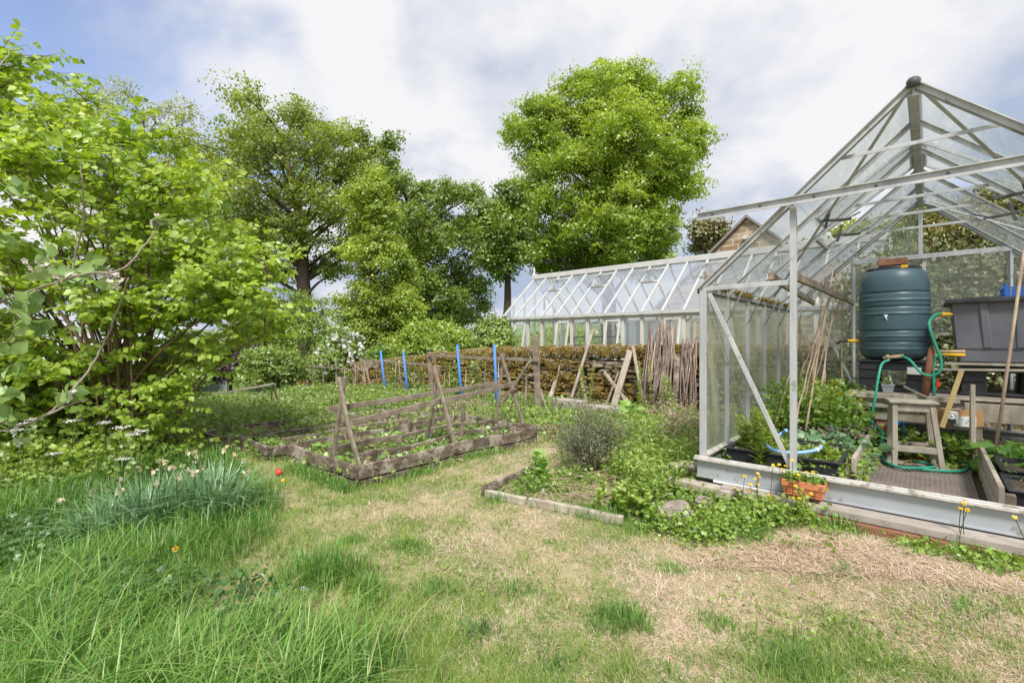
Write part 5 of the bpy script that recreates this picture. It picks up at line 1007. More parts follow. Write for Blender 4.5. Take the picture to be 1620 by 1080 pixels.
def interior():
    # floor soil sheet and path
    m = MB(); m.box(UV(GM, (GV0 + GV1) / 2, .13), GU1 - GU0 - .03, GV1 - GV0 - .03, .1); o = m.build('earth_floor', M['soil'], None, UV(GM, 5, .13)); o['kind'] = 'structure'
    r = thing('path_mat', 'worn pinkish mat with small raised studs on the greenhouse path', 'mat', UV(-.05, 4.5, .19)); m = MB(); m.box(UV(-.05, 4.5, .19), .60, 1.55, .012); m.build('sheet', M['matt'], r); m = MB()
    for i in range(21):
        for j in range(48): m.box(UV(-.33 + i * .028 + (j % 2) * .003, 3.76 + j * .031, .199), .017, .010, .007)
    m.build('studs', M['matt'], r)
    m = MB(); m.box(UV(-.07, 5.33, .187), .66, .16, .03); one('path_board', m, M['woodgrey'], 'flat board lying across the path under the stool', 'board', UV(-.07, 5.33, .18), None, .004)
    for u, v0, v1, lb in ((-.385, 4.1, 5.25, 'left'), (.30, 3.86, 5.5, 'right')):
        q = thing('path_edging', 'two plank edging along the ' + lb + ' side of the greenhouse path', 'edging', UV(u, v0, .2)); s = -1 if u < 0 else 1
        for z, e in ((.255, 0), (.365, .012)): m = MB(); m.bar(wob(UV(u + s * e, v0, z), .003), wob(UV(u + s * e, v1 - (.1 if z > .3 else 0), z + (.02 if s < 0 else 0)), .003), .026, .105); m.build('plank', M['woodgrey'], q, bevel=.004)
        m = MB(); m.box(UV(u + s * .045, v0 + .04, .28), .05, .05, .19); m.build('peg', M['wood'], q, bevel=.004)
    # planting trays
    def tray(u0, u1, v0, v1, h, lb, ns=160):
        q = thing('planting_tray', lb, 'tray', UV(u0, v0, .185)); m = MB(); c = UV((u0 + u1) / 2, (v0 + v1) / 2, .185); w, d = u1 - u0, v1 - v0
        L_ = [(0, w * .9, d * .92), (h, w, d), (h + .004, w + .03, d + .03), (h - .012, w + .034, d + .034)]; L_ = [L_[0], L_[1], L_[3], L_[2], (h, w - .03, d - .03), (h * .5, w * .9, d * .9)]
        vs = [c + DU * (i * a / 2) + DV * (j * b / 2) + UP * z for z, a, b in L_ for i, j in ((-1, -1), (1, -1), (1, 1), (-1, 1))]; m.add(vs, [(3, 2, 1, 0)] + [(4 * i + k, 4 * i + (k + 1) % 4, 4 * i + 4 + (k + 1) % 4, 4 * i + 4 + k) for i in range(5) for k in range(4)] + [(20, 21, 22, 23)]); m.build('tub', M['black'], q, bevel=.006)
        m = MB(); m.box(c + UP * (h * .75), w * .95, d * .95, .05); m.build('compost', M['soil'], q); return q
    tray(-1.22, -.47, 3.95, 4.55, .22, 'black planting tray nearest the sill, left of the path'); tray(-1.22, -.50, 4.65, 5.35, .22, 'black planting tray under the leaning canes'); tray(-1.22, -.62, 5.45, 6.3, .22, 'black planting tray at the back left corner')
    tray(.36, 1.10, 3.98, 4.42, .20, 'black planting tray nearest the sill, right of the path'); tray(.37, 1.10, 4.48, 4.9, .22, 'middle black planting tray right of the path'); tray(.38, 1.10, 4.95, 5.35, .22, 'black tray behind the other trays on the right, before the staging')
    # pale blue pipe hoop and white ties
    r = thing('pipe_hoop', 'pale blue pipe bent along the rim of the black tray', 'pipe', UV(-1.1, 4.3, .4)); z = .45
    m = MB(); m.tube(pline([GP(1208, 694, z + .03), GP(1211, 703, z), GP(1228, 713, z), GP(1255, 716, z - .01), GP(1280, 714, z), GP(1299, 708, z), GP(1303, 698, z + .03)], 6), .013, 8); m.build('pipe', M['bluep'], r)
    m = MB()
    for a in ((1210, 700), (1299, 707), (1293, 711)): p = GP(*a, z); m.tube([p - DU * .012, p + DU * .012], .018, 8)
    m.build('joints', M['whitep'], r)
    m = MB(); m.tube(pline([GP(1226, 692, .5), GP(1238, 684, .52), GP(1244, 680, .56)], 5), .012, 8); one('pipe_stub', m, M['bluep'], 'short pale blue pipe stub beside the leaning canes', 'pipe', GP(1226, 692, .5))
    # bean canes
    for k, (a, b, va, vb, rr) in enumerate([((1318, 428), (1274, 682), 5.6, 4.8, .010), ((1328, 430), (1262, 606), 5.9, 5.6, .009), ((1335, 452), (1291, 600), 6.2, 5.7, .009), ((1331, 448), (1333, 622), 6.1, 5.9, .011), ((1246, 495), (1231, 630), 6.5, 6.3, .010), ((1252, 580), (1226, 676), 5.4, 4.9, .010), ((1304, 436), (1284, 610), 5.7, 5.5, .008), ((1268, 476), (1264, 560), 6.2, 6.2, .008), ((1313, 470), (1268, 650), 5.5, 5.1, .009), ((1322, 455), (1297, 640), 6.0, 5.3, .009), ((1296, 520), (1252, 690), 5.2, 4.7, .009), ((1306, 500), (1303, 640), 5.9, 5.5, .008)]):
        p = PV(*a, va); q = PV(*b, vb); m = MB(); n = 7; pts = [q.lerp(p, i / n) + V((0, 0, 0)) for i in range(n + 1)]; pts = [wob(x, .006) for x in pts]; m.tube(pts, [rr * (1 - .4 * i / n) for i in range(n + 1)], 7)
        for i in range(1, n): m.tube([pts[i] - (p - q).normalized() * .004, pts[i] + (p - q).normalized() * .004], rr * 1.25, 6)
        one('bean_cane', m, M['cane'], 'brown bean cane leaning inside the greenhouse left of the water butt', 'cane', q, 'bean canes inside the greenhouse')
    m = MB(); m.bar(PV(1264, 520, 6.5), PV(1322, 625, 6.35), .03, .02, DV); one('pale_batten', m, M['woodgrey'], 'pale mossy batten slanting down to the right behind the bean canes', 'batten', PV(1322, 625, 6.35), None, .003)
    for a, b, lb in ((UV(-.70, GV0 + .02, ZE + .045), UV(-.66, GV1 - .03, ZE + .035), 'longer brown batten laid under the greenhouse roof, reaching the back wall'), (UV(-.83, GV0 + .02, ZE + .045), UV(-1.0, GV1 - .35, ZE + .035), 'shorter brown batten laid under the greenhouse roof, left of the longer one')):
        m = MB(); n = 5; pts = [wob(a.lerp(b, i / n), .003) for i in range(n + 1)]
        for i in range(n): m.bar(pts[i], pts[i + 1], .03, .055, UP, .002)
        one('roof_batten', m, M['wood'], lb, 'batten', a, None, .003)
interior()

# ================================================================== VEGETATION
def pix(x, y, z): return CX + x / y * F, HY + (CZ - z) / y * F
def uvof(x, y): return x * DU.x + y * DU.y, x * DV.x + y * DV.y
def blocked(x, y, beds_too=True):                       # ground taken up by beds, greenhouse, kerbs
    u, v = uvof(x, y); b = (u > GU0 - .0) & (v > GV0 - .02) & (v < GV1) ; b |= (u > GU0 + .15) & (v > GV0 - .13) & (v < GV0)
    if beds_too:
        for a, c, d, e in BEDS: b |= (u > a - .02) & (u < c + .02) & (v > d - .02) & (v < e + .02)
    b |= v > 7.6
    return b
LONG = [(-400, 700), (0, 720), (120, 745), (300, 700), (380, 715), (430, 770), (452, 800), (425, 860), (350, 920), (250, 985), (330, 1000), (460, 985), (540, 1030), (600, 1100), (620, 1500), (-900, 1500)]
TUFTS = [(515, 925, .20, .24), (470, 905, .10, .16), (575, 950, .12, .15), (985, 985, .13, .12), (405, 1010, .14, .2), (1230, 1010, .12, .09), (700, 935, .12, .08), (820, 925, .1, .07), (1130, 985, .1, .07), (1250, 1060, .15, .1), (1440, 905, .1, .08), (600, 1060, .12, .12), (650, 870, .12, .07), (560, 860, .10, .06), (760, 1000, .12, .07), (880, 860, .1, .05), (1330, 930, .1, .05), (1060, 900, .1, .06), (1350, 1020, .12, .07), (1530, 1010, .12, .06), (880, 1050, .12, .06), (520, 800, .1, .06), (1080, 1050, .1, .07), (1100, 850, .13, .09), (1180, 862, .14, .10), (1285, 848, .12, .10), (1020, 836, .12, .08), (1230, 838, .12, .12), (1140, 815, .1, .12), (1400, 872, .1, .06), (1350, 862, .1, .07)]
def fbm(x, y, s, seed=0):
    r = np.zeros_like(x); a = 1.
    for k in range(5):
        th = seed * 1.7 + k * 2.1; c, q = math.cos(th), math.sin(th); r += a * np.sin((x * c - y * q) * s + seed * 3 + k + 1.3 * np.sin((x * q + y * c) * s * .8 + k * 1.9)); s *= 1.9; a *= .6
    return r / 2.2
def longness(x, y):
    px, py = pix(x, y, 0); ins = inpoly(px, py, LONG); ed = edge_dist(px, py, LONG)
    return np.clip(np.where(ins, 1, -1) * ed / 26 + .35 + fbm(x, y, 3, 4) * .5, 0, 1)
def in_uv(n, u0, u1, v0, v1):
    u = rng.uniform(u0, u1, n); v = rng.uniform(v0, v1, n); return np.stack([u * DU.x + v * DV.x, u * DU.y + v * DV.y], 1)
def in_px(n, poly, z=0.):
    q = sample_poly(poly, n); Y = (CZ - z) * F / (q[:, 1] - HY); return np.stack([(q[:, 0] - CX) / F * Y, Y], 1)
def lawn():
    # short mown blades: straw with green, denser near the camera
    n = 480000; y = 1.45 + (rng.random(n) ** 1.9) * 7.3; x = rng.uniform(-1.25, 1.25, n) * (y + .2)
    k = ~blocked(x, y) & (longness(x, y) < .75); x, y = x[k], y[k]; n = len(x)
    g = fbm(x, y, 2.0, 1) * .6 + fbm(x, y, 6.5, 2) * .55 + fbm(x, y, 19, 22) * .5 + .26 + .18 * (x < -.6) + .42 * np.exp(-((y - 1.6) / 1.0) ** 2) * (x < .5) - .25 * (x > .6) * (y < 4)
    u, v = uvof(x, y); g = g - .55 * np.exp(-((u - (-2.9 + .15 * (v - 2))) / .45) ** 2) * (v > 1.6) + .6 * np.exp(-((u + 3.55) / .12) ** 2) * (v > 2) * (v < 4.7) + .6 * (v > 4.7)
    pxx, pyy = pix(x, y, 0); eb = lambda cx, cy, sx, sy: np.exp(-((pxx - cx) / sx) ** 2 - ((pyy - cy) / sy) ** 2)
    g = g - .85 * eb(800, 850, 200, 45) - .8 * eb(1330, 930, 330, 55) - .8 * eb(1000, 1010, 160, 60) - .9 * eb(880, 720, 90, 40) - .5 * eb(560, 900, 60, 25) + .9 * eb(1240, 1050, 120, 60) + .7 * eb(560, 1030, 130, 70) + .7 * eb(1000, 840, 120, 18) + .5 * eb(500, 830, 60, 40) + .5 * eb(780, 950, 120, 30)
    green = rng.random(n) < 1 / (1 + np.exp(-(g * 3.4 - .15)))
    rn = np.where(green, rng.uniform(0, .36, n), rng.uniform(.5, 1, n) ** .9); h = np.where(green, rng.uniform(.014, .055, n), rng.uniform(.012, .046, n)) * (1 + .6 * np.clip(g, 0, 1)) * (1 + .4 * fbm(x, y, 14, 21))
    pos = np.stack([x, y, gz(x, y) - .002], 1); lean = np.where(green, rng.uniform(.2, 1.3, n), rng.uniform(.8, 3.0, n)); w = (.0019 + .00065 * y) * rng.uniform(.6, 1.3, n)
    o = blademesh('mown_grass', pos, h, w, lean, rng.uniform(0, 6.28, n), rn, M['lawn'], seg=1); tagit(o, 'short mown lawn of straw coloured and green blades', 'grass', kind='stuff')
    n = 5200; q = in_px(n, [(1300, 868), (1620, 905), (1700, 930), (1600, 975), (1400, 935), (1250, 905), (1080, 880), (1120, 862)], .05); q = q[~blocked(q[:, 0], q[:, 1])]; n = len(q); pos = np.stack([q[:, 0], q[:, 1], gz(q[:, 0], q[:, 1]) + rng.uniform(0, .015, n)], 1)
    o = blademesh('dead_clippings', pos, rng.uniform(.012, .03, n), .003, rng.uniform(3, 6.5, n), rng.uniform(0, 6.28, n), rng.uniform(.5, 1, n), M['lawn'], seg=2); tagit(o, 'loose dry grass clippings lying in front of the greenhouse ledge', 'clippings', kind='stuff')
lawn()
def long_grass():
    n = 135000; y = 1.15 + rng.random(n) ** 1.45 * 6; x = rng.uniform(-1.5, .1, n) * (y + .2); lg = longness(x, y); px, py = pix(x, y, 0)
    k = ~blocked(x, y) & (rng.random(n) < lg); x, y, lg = x[k], y[k], lg[k]
    X = [x]; Y = [y]; H = [(.045 + .10 * np.clip(lg, 0, 1)) * rng.uniform(.35, 1.35, len(x)) * (1 + .6 * fbm(x, y, 3.6, 7) + .35 * fbm(x, y, 11, 8))]
    for a, b, rr, hh in TUFTS:
        p = GP(a, b); m = int(26000 * rr * rr * 1.6); t = rng.normal(0, rr * .62, (m, 2)); t[:, 0] *= 1.35; kk = fbm(p.x + t[:, 0], p.y + t[:, 1], 12, 23) > rng.normal(-.1, .3, m); t = t[kk]; m = len(t); X.append(p.x + t[:, 0]); Y.append(p.y + t[:, 1]); H.append(hh * np.exp(-(t ** 2).sum(1) / (rr * rr) * .7) * rng.uniform(.4, 1.1, m))
    # fringe of longer grass along boards, plinth and stones
    m = 13000; t = rng.random(m); s = rng.integers(0, 5, m); sg = [(UV(-3.62, 2.05), UV(-3.6, 4.6)), (UV(-5.0, 2.03), UV(-3.62, 2.03)), (UV(-6.8, 1.8), UV(-5.0, 1.95)), (GP(765, 790), GP(990, 825)), (UV(-1.0, GV0 - .22), UV(.8, GV0 - .22))]
    q = np.array([[sg[i][0].x + (sg[i][1].x - sg[i][0].x) * f, sg[i][0].y + (sg[i][1].y - sg[i][0].y) * f] for i, f in zip(s, t)]) + rng.normal(0, .055, (m, 2)); cl = fbm(q[:, 0], q[:, 1], 7, 9) > rng.normal(.0, .3, m); q = q[cl]
    X.append(q[:, 0]); Y.append(q[:, 1]); H.append(rng.uniform(.02, .12, len(q)))
    # rough strip between the beds, the fence and the wall
    m = 60000; uu = rng.uniform(-12, 0, m); vv = rng.uniform(4.6, 7.6, m); xx = uu * DU.x + vv * DV.x; yy = uu * DU.y + vv * DV.y; kk = (fbm(xx, yy, 1.3, 3) > -.5); X.append(xx[kk]); Y.append(yy[kk]); H.append(rng.uniform(.04, .22, kk.sum()))
    m = 26000; uu = rng.uniform(-11, -6.8, m); vv = rng.uniform(.5, 4.8, m); xx = uu * DU.x + vv * DV.x; yy = uu * DU.y + vv * DV.y; X.append(xx); Y.append(yy); H.append(rng.uniform(.04, .2, m))
    x = np.concatenate(X); y = np.concatenate(Y); h = np.concatenate(H); k = ~blocked(x, y) & (h > .015) & (y > .8); x, y, h = x[k], y[k], h[k]; n = len(x)
    pos = np.stack([x, y, gz(x, y) - .005], 1); rn = np.clip(rng.normal(.40, .15, n) + .20 * fbm(x, y, 2.2, 5), 0, .8); rn = np.where(rng.random(n) < .025 + .30 * (y > 5.2), 1, rn); az = rng.uniform(0, 6.28, n) + fbm(x, y, 1.5, 6)
    o = blademesh('long_grass', pos, h * 1.1, (.0020 + .0009 * y) * rng.uniform(.6, 1.3, n), np.abs(rng.normal(.35, .5, n)), az, rn, M['grass'], seg=3, curl=2); tagit(o, 'long green grass at the lower left and along the bed edges', 'grass', kind='stuff')
    # big arching seed-less tussock blades at lower left
    m = 2600; c = np.array([[-1.75, 1.75], [-1.35, 1.55], [-2.1, 2.1], [-1.0, 1.5], [-2.3, 1.8], [-.75, 1.6]])[rng.integers(0, 6, m)] + rng.normal(0, .16, (m, 2)); pos = np.stack([c[:, 0], c[:, 1], gz(c[:, 0], c[:, 1])], 1)
    o = blademesh('tussock_grass', pos, rng.uniform(.16, .36, m), .0045, rng.uniform(.3, 1.4, m), rng.normal(0.3, 1.5, m), np.clip(rng.normal(.6, .15, m), 0, 1), M['grass'], seg=5, curl=2); tagit(o, 'tall arching grass tussocks in the bottom left corner', 'grass', kind='stuff')
long_grass()
def weed_patch(name, label, pts, hts, mat, per=18, ls=.03, rad=.05, tpl=LEAF_LOBE, cat='plants', rndc=None, wide=.8):
    """ground cover: clumps of leaves on short stems, pts (n,2)"""
    pts = np.asarray(pts); n = len(pts); z0 = gz(pts[:, 0], pts[:, 1]); h = np.broadcast_to(hts, n)
    off = rng.normal(size=(n, per, 3)) * np.array([1, 1, 0]) * rad; zz = rng.random((n, per)) ** .7 * h[:, None]
    p = np.stack([pts[:, 0:1] + off[..., 0], pts[:, 1:2] + off[..., 1], z0[:, None] + .01 + zz], -1).reshape(-1, 3)
    ax = off.reshape(-1, 3) / rad + rng.normal(0, .6, (n * per, 3)) + [0, 0, .25]; c = np.repeat(rng.random(n) if rndc is None else rndc, per)
    o = leaves(name, tpl, p, ax, rdir(n * per, 1.0, .7), ls * rng.uniform(.55, 1.3, n * per), np.clip(c * .55 + rng.random(n * per) * .45, 0, 1), M[mat])
    return tagit(o, label, cat, kind='stuff')
def clumped(p, s, seed, th=0.): k = fbm(p[:, 0], p[:, 1], s, seed) > th + rng.normal(0, .25, len(p)); return p[k]
# beds
b1 = clumped(in_uv(860, -4.95, -3.72, 2.15, 4.5), 5, 11, -.15); o = weed_patch('bed_weeds', 'mixed leafy weeds and seedlings filling the A-frame bed', b1, .12 * rng.uniform(.5, 1.3, len(b1)), 'weed', 16, .042, .055); 
b1 = clumped(in_uv(700, -6.7, -5.1, 1.95, 4.3), 4, 12, -.2); weed_patch('bed_weeds', 'leafy weeds filling the two farther left beds', b1, .13 * rng.uniform(.5, 1.3, len(b1)), 'weed', 16, .045, .06)
b1 = in_uv(60, -4.9, -3.8, 2.2, 4.4); weed_patch('bed_docks', 'broad leaved plants among the weeds of the A-frame bed', b1, .15, 'docks', 12, .06, .05, LEAF_NEAR)
b1 = clumped(in_uv(2300, -11.5, -.9, 4.7, 7.5), 2.2, 13, .1); weed_patch('rough_weeds', 'low weeds covering the ground up to the fence and wall', b1, .13 * rng.uniform(.4, 1.6, len(b1)), 'weed', 16, .05, .09)
b1 = clumped(in_uv(1700, -11, -6.9, .4, 7.0), 1.5, 14, -.3); weed_patch('grey_weeds', 'greyish weeds on the ground left of the raised beds', b1, .18 * rng.uniform(.4, 1.5, len(b1)), 'shrub', 16, .05, .10)
# overgrown strip between lawn and greenhouse
b1 = in_px(330, [(800, 780), (870, 735), (885, 700), (960, 720), (990, 800), (960, 800)], .03); b1 = clumped(b1, 5, 15, .15); weed_patch('bed_greens', 'sparse weeds in the small edged bed', b1, .07 * rng.uniform(.5, 1.6, len(b1)), 'weed', 12, .028, .045, rndc=rng.random(len(b1)) * .6)
SIDE = [(940, 700), (1000, 655), (1100, 645), (1105, 740), (1060, 760), (1100, 790), (1010, 815), (985, 780)]
b1 = clumped(in_px(620, SIDE, .03), 4, 15, -.3); weed_patch('side_weeds', 'thick green weeds between the small bed and the greenhouse side', b1, .15 * rng.uniform(.4, 1.6, len(b1)), 'weed', 16, .034, .05, rndc=rng.random(len(b1)))
b1 = clumped(in_px(420, SIDE, .03), 6, 25, 0); weed_patch('narrow_weeds', 'yellow green narrow leaved weeds beside the greenhouse glass', b1, .34 * rng.uniform(.4, 1.2, len(b1)), 'weed', 30, .045, .03, LEAF_NARROW, rndc=.5 + .5 * rng.random(len(b1)))
b1 = clumped(in_px(150, [(1000, 660), (1100, 650), (1105, 740), (1060, 750)], .03), 6, 26, 0); weed_patch('grey_seedheads', 'dry straw coloured stems among the weeds beside the greenhouse', b1, .42 * rng.uniform(.5, 1.1, len(b1)), 'dry', 26, .05, .02, LEAF_NARROW)
b1 = in_px(430, [(1010, 805), (1100, 788), (1190, 800), (1310, 812), (1328, 822), (1260, 845), (1200, 835), (1130, 850), (1080, 830), (1030, 822)], .07); b1 = clumped(b1[~blocked(b1[:, 0], b1[:, 1])], 6, 18, -.45); weed_patch('buttercup_leaves', 'buttercup leaves spreading below the greenhouse plinth', b1, .08 * rng.uniform(.3, 1.9, len(b1)), 'weed', 19, .026, .042, rndc=.1 + .9 * rng.random(len(b1)))
b1 = clumped(in_px(260, [(1030, 830), (1330, 850), (1620, 905), (1620, 935), (1200, 880), (1030, 850)], .05), 6, 16, .1); b1 = b1[~blocked(b1[:, 0], b1[:, 1])]; weed_patch('lawn_weeds', 'small green weeds where the lawn meets the greenhouse foot', b1, .05, 'weed', 10, .026, .04)
b1 = clumped(in_px(420, [(420, 830), (760, 800), (1250, 880), (1600, 960), (1500, 1075), (500, 1075)], 0), 3, 17, .35); weed_patch('lawn_clover', 'little clover like leaves scattered through the lawn', b1, .02, 'weed', 8, .017, .05)
b1 = in_px(900, [(-200, 700), (60, 640), (280, 660), (330, 690), (300, 740), (100, 790), (-300, 800)], 0); weed_patch('undergrowth', 'dark leafy undergrowth below the hazel shrub', b1, .20 * rng.uniform(.3, 1.3, len(b1)), 'shrub', 18, .05, .09)
b1 = in_px(150, [(-200, 860), (100, 830), (220, 930), (430, 960), (450, 1040), (60, 1000), (-200, 1000)], 0); weed_patch('nettle_patch', 'jagged leaved weeds in the long grass at lower left', b1, .15, 'nettle', 20, .03, .05)
# greenhouse beds
b1 = in_uv(520, -1.2, -.46, 4.0, 6.6); weed_patch('greenhouse_weeds', 'dense green plants filling the trays left of the path', b1, .27 + .46 * (uvof(b1[:, 0], b1[:, 1])[1] > 4.95) * rng.uniform(.3, 1.1, len(b1)), 'weed', 42, .04, .075)
b1 = in_uv(26, -.75, -.42, 4.5, 5.3); weed_patch('pale_leaves', 'pale broad leaves spilling over the left edge of the greenhouse path', b1, .34, 'daff', 9, .09, .06, LEAF_NEAR)
b1 = in_uv(70, .40, 1.05, 4.9, 5.35); weed_patch('greenhouse_leaves', 'broad green leaves in the trays right of the path', b1, .30, 'docks', 9, .10, .06, LEAF_NEAR)
b1 = in_uv(90, .40, 1.05, 4.0, 4.9); weed_patch('tray_seedlings', 'thin seedlings in the nearer trays right of the path', b1, .32, 'weed', 14, .03, .05, LEAF_NARROW)
b1 = in_uv(60, -.30, .25, 5.38, 5.6); weed_patch('floor_weeds', 'weeds growing under the staging behind the stool', b1, .32, 'weed', 12, .05, .07)
# upright willowherb-like stems
def herb(name, label, loc, h, n, ls, mat, group, lean=.05, tpl=LEAF_NARROW, flower=None, stems=1, spread=.03, stemm='hazelbark', k=40):
    r = thing(name, label, 'plant', loc, group); sb = MB(); lp = []; ax = []; fl = []
    for s in range(stems):
        b = V(loc) + V((random.gauss(0, spread), random.gauss(0, spread), 0)) * (stems > 1); hh = h * random.uniform(.7, 1.05) if stems > 1 else h; t = b + V((random.gauss(0, lean) * hh * 2, random.gauss(0, lean) * hh * 2, hh)); md = wob(b.lerp(t, .5), .01); pts = pline([b, md, t], 4); sb.tube(pts, [.0035 * (1 - .6 * i / 8) for i in range(9)], 5, False)
        for i in range(n):
            f = .12 + .88 * i / n; p = b.lerp(md, f * 2) if f < .5 else md.lerp(t, f * 2 - 1); a = i * 2.4; lp.append(p); ax.append((math.cos(a) + random.gauss(0, .3), math.sin(a) + random.gauss(0, .3), .45 + .5 * f + random.gauss(0, .35))); 
        fl.append(t)
    sb.build('stem', M[stemm], r); m = len(lp); sz = ls * (1.15 - .5 * (np.arange(m) % n) / n) * rng.uniform(.8, 1.15, m)
    leaves('leaves', tpl, np.array(lp), np.array(ax), np.tile([0, 0, 1.], (m, 1)) + rng.normal(0, .2, (m, 3)), sz, np.clip(.45 + .35 * rng.random(m) + .2 * (np.arange(m) % n) / n, 0, 1), M[mat], r)
    if flower:
        for q in fl: f = np.array([q] * 3) + rng.normal(0, .003, (3, 3)); leaves('flower', FLOWER5, f, rdir(3), rdir(3, 1.5, .4), flower[1], rng.random(3), M[flower[0]], r)
    return r
for i, (px, py, h) in enumerate([(1187, 735, .46), (1202, 742, .50), (1213, 738, .42), (1178, 728, .36), (1224, 742, .30), (1290, 745, .22), (1300, 748, .25), (1318, 744, .2)]):
    p = GP(px, py + 8, .22); herb('upright_weed', 'upright narrow leaved weed inside the greenhouse just behind the front sill', p, h * 1.1, 84, .085, 'weed', 'upright weeds behind the sill', stems=3, spread=.022)
for i in range(9):
    p = UV(random.uniform(-1.15, -.5), random.uniform(4.9, 6.2), .35); herb('flowering_weed', 'tall yellow flowered plant among the canes inside the greenhouse', p, random.uniform(.35, .62), 16, .07, 'weed', 'yellow flowered plants among the canes', tpl=LEAF_LOBE, flower=('yellow', .016), stems=3, spread=.05, stemm='hazelbark')
m_ = 120; pp = UV(-.62, 4.95, .47); q = np.array(pp) + rng.normal(size=(m_, 3)) * [.16, .14, .03]; o = leaves('mauve_flowers', FLOWER5, q, rdir(m_), rdir(m_, 1), .012, rng.random(m_), M['mauve']); tagit(o, 'tiny mauve flowers massed in the tray under the bean canes', 'flowers', kind='stuff')
p = UV(.72, 4.3, .55); r = None; m_ = 24; q = np.array(p) + rng.normal(size=(m_, 3)) * [.12, .1, .03]; tagit(leaves('mauve_flowers', FLOWER5, q, rdir(m_), rdir(m_, 1), .014, rng.random(m_), M['mauve']), 'few pink and mauve flowers in the trays right of the path', 'flowers', kind='stuff')
# mint-like bushy plants left of the greenhouse
for i, (px, py, h, lb) in enumerate([(1018, 768, .30, 'nearer'), (1062, 742, .34, 'farther'), (990, 790, .18, 'lowest')]):
    herb('mint_plant', 'bushy bright green leafy herb, the ' + lb + ' of three left of the timber beam', GP(px, py + 12, .04), h, 26, .045, 'weed', 'bushy herbs left of the timber beam', .2, tpl=LEAF_NEAR, stems=24, spread=.12)
herb('upright_weed', 'upright leafy seedling beside the side rail of the small bed', GP(852, 758, .02), .26, 12, .09, 'docks', None, .05, LEAF_NEAR, stems=3, spread=.03)
for i, (px, py) in enumerate([(995, 668), (1012, 672), (985, 676)]):
    herb('broad_leaved_plant', 'clump of broad upright leaves at the foot of the taller cane bundle', GP(px, py, .0), .28, 7, .2, 'docks', 'broad leaved clumps by the canes', .1, LEAF_NEAR, stems=2)
# buttercups below the plinth
for i, (px, py) in enumerate([(1178, 752), (1195, 757), (1199, 749), (1201, 754), (1187, 766), (1185, 776), (1199, 766), (1223, 736), (1233, 735), (1243, 737), (1238, 742), (1263, 751), (1254, 728), (1276, 747), (1286, 747), (1132, 790), (1284, 781), (1271, 816), (1282, 812), (1520, 804), (1530, 806), (1525, 796), (1605, 818), (1178, 845)]):
    Y = 3.35 - .0 * i if px < 1400 else 2.35; Y = (UV(0, 3.50).dot(DV)) / ray(px, py).dot(DV); t = P(px, py, Y); b = V((t.x + random.uniform(-.04, .04), t.y + random.uniform(-.03, .03), 0)); b.z = G0(b); r = thing('buttercup', 'yellow buttercup on a thin stem in front of the greenhouse plinth', 'flower', b, 'buttercups before the plinth')
    m = MB(); m.tube(pline([b, wob(b.lerp(t, .5), .012), t], 4), .0018, 4, False); m.build('stem', M['grass'], r); leaves('flower', FLOWER5, np.array([t, t]), rdir(2), np.array([[.1, -.3, 1], [-.2, -.4, 1.]]), .013, np.array([.3, .8]), M['yellow'], r)
for i, (px, py) in enumerate([(278, 868), (448, 760), (370, 720)]):
    t = GP(px, py, .12); m_ = 6; leaves_ = leaves('dandelion', FLOWER5, np.array([t] * 4), rdir(4), rdir(4, 2, .3), .018, rng.random(4), M['yellow'], None, t); tagit(leaves_, ['yellow dandelion in the long grass below the narcissus clump', 'yellow dandelion near the red ball', 'yellow dandelion at the edge of the narcissus leaves'][i], 'flower')
for i in range(7):
    px = 1170 + i * 21 + random.uniform(-5, 5); t = PV(px, 770, GV0 - .17 - random.uniform(0, .12)); t.z = G0(t); herb('buttercup_plant', 'leafy buttercup plant with yellow flowers standing before the terracotta trough and plinth', t, random.uniform(.12, .25), 12, .042, 'weed', 'leafy buttercup plants before the plinth', .12, tpl=LEAF_LOBE, flower=('yellow', .010), stems=2, spread=.03)
# fennel
def fennel():
    c = GP(935, 742, .03); r = thing('fennel', 'feathery grey purple fennel bush in the small bed', 'fennel', c); sb = MB(); n = 10000; lp = []
    tips = []
    for i in range(75):
        a = random.uniform(0, 6.28); rr = random.random() ** .6 * .38; t = c + V((math.cos(a) * rr, math.sin(a) * rr, random.uniform(.25, .74) * (1 - .35 * (rr / .34) ** 2))); pts = pline([c + V((math.cos(a), math.sin(a), 0)) * rr * .15, c.lerp(t, .5) + UP * .05, t], 4); sb.tube(pts, [.004 - .003 * k / 8 for k in range(9)], 5, False); tips += [pts[k] for k in range(3, 9)]
    sb.build('stems', M['hazelbark'], r); tp = np.array(tips)[rng.integers(0, len(tips), n)]; p = tp + rng.normal(0, .045, (n, 3)); az = rng.uniform(0, 6.28, n)
    leaves('foliage', LEAF_NARROW, p, rdir(n, .5), rdir(n), .028 * rng.uniform(.6, 1.3, n) , np.clip(rng.random(n) * .8 + (p[:, 2] < .25) * .2, 0, 1), M['grey'], r)
fennel()
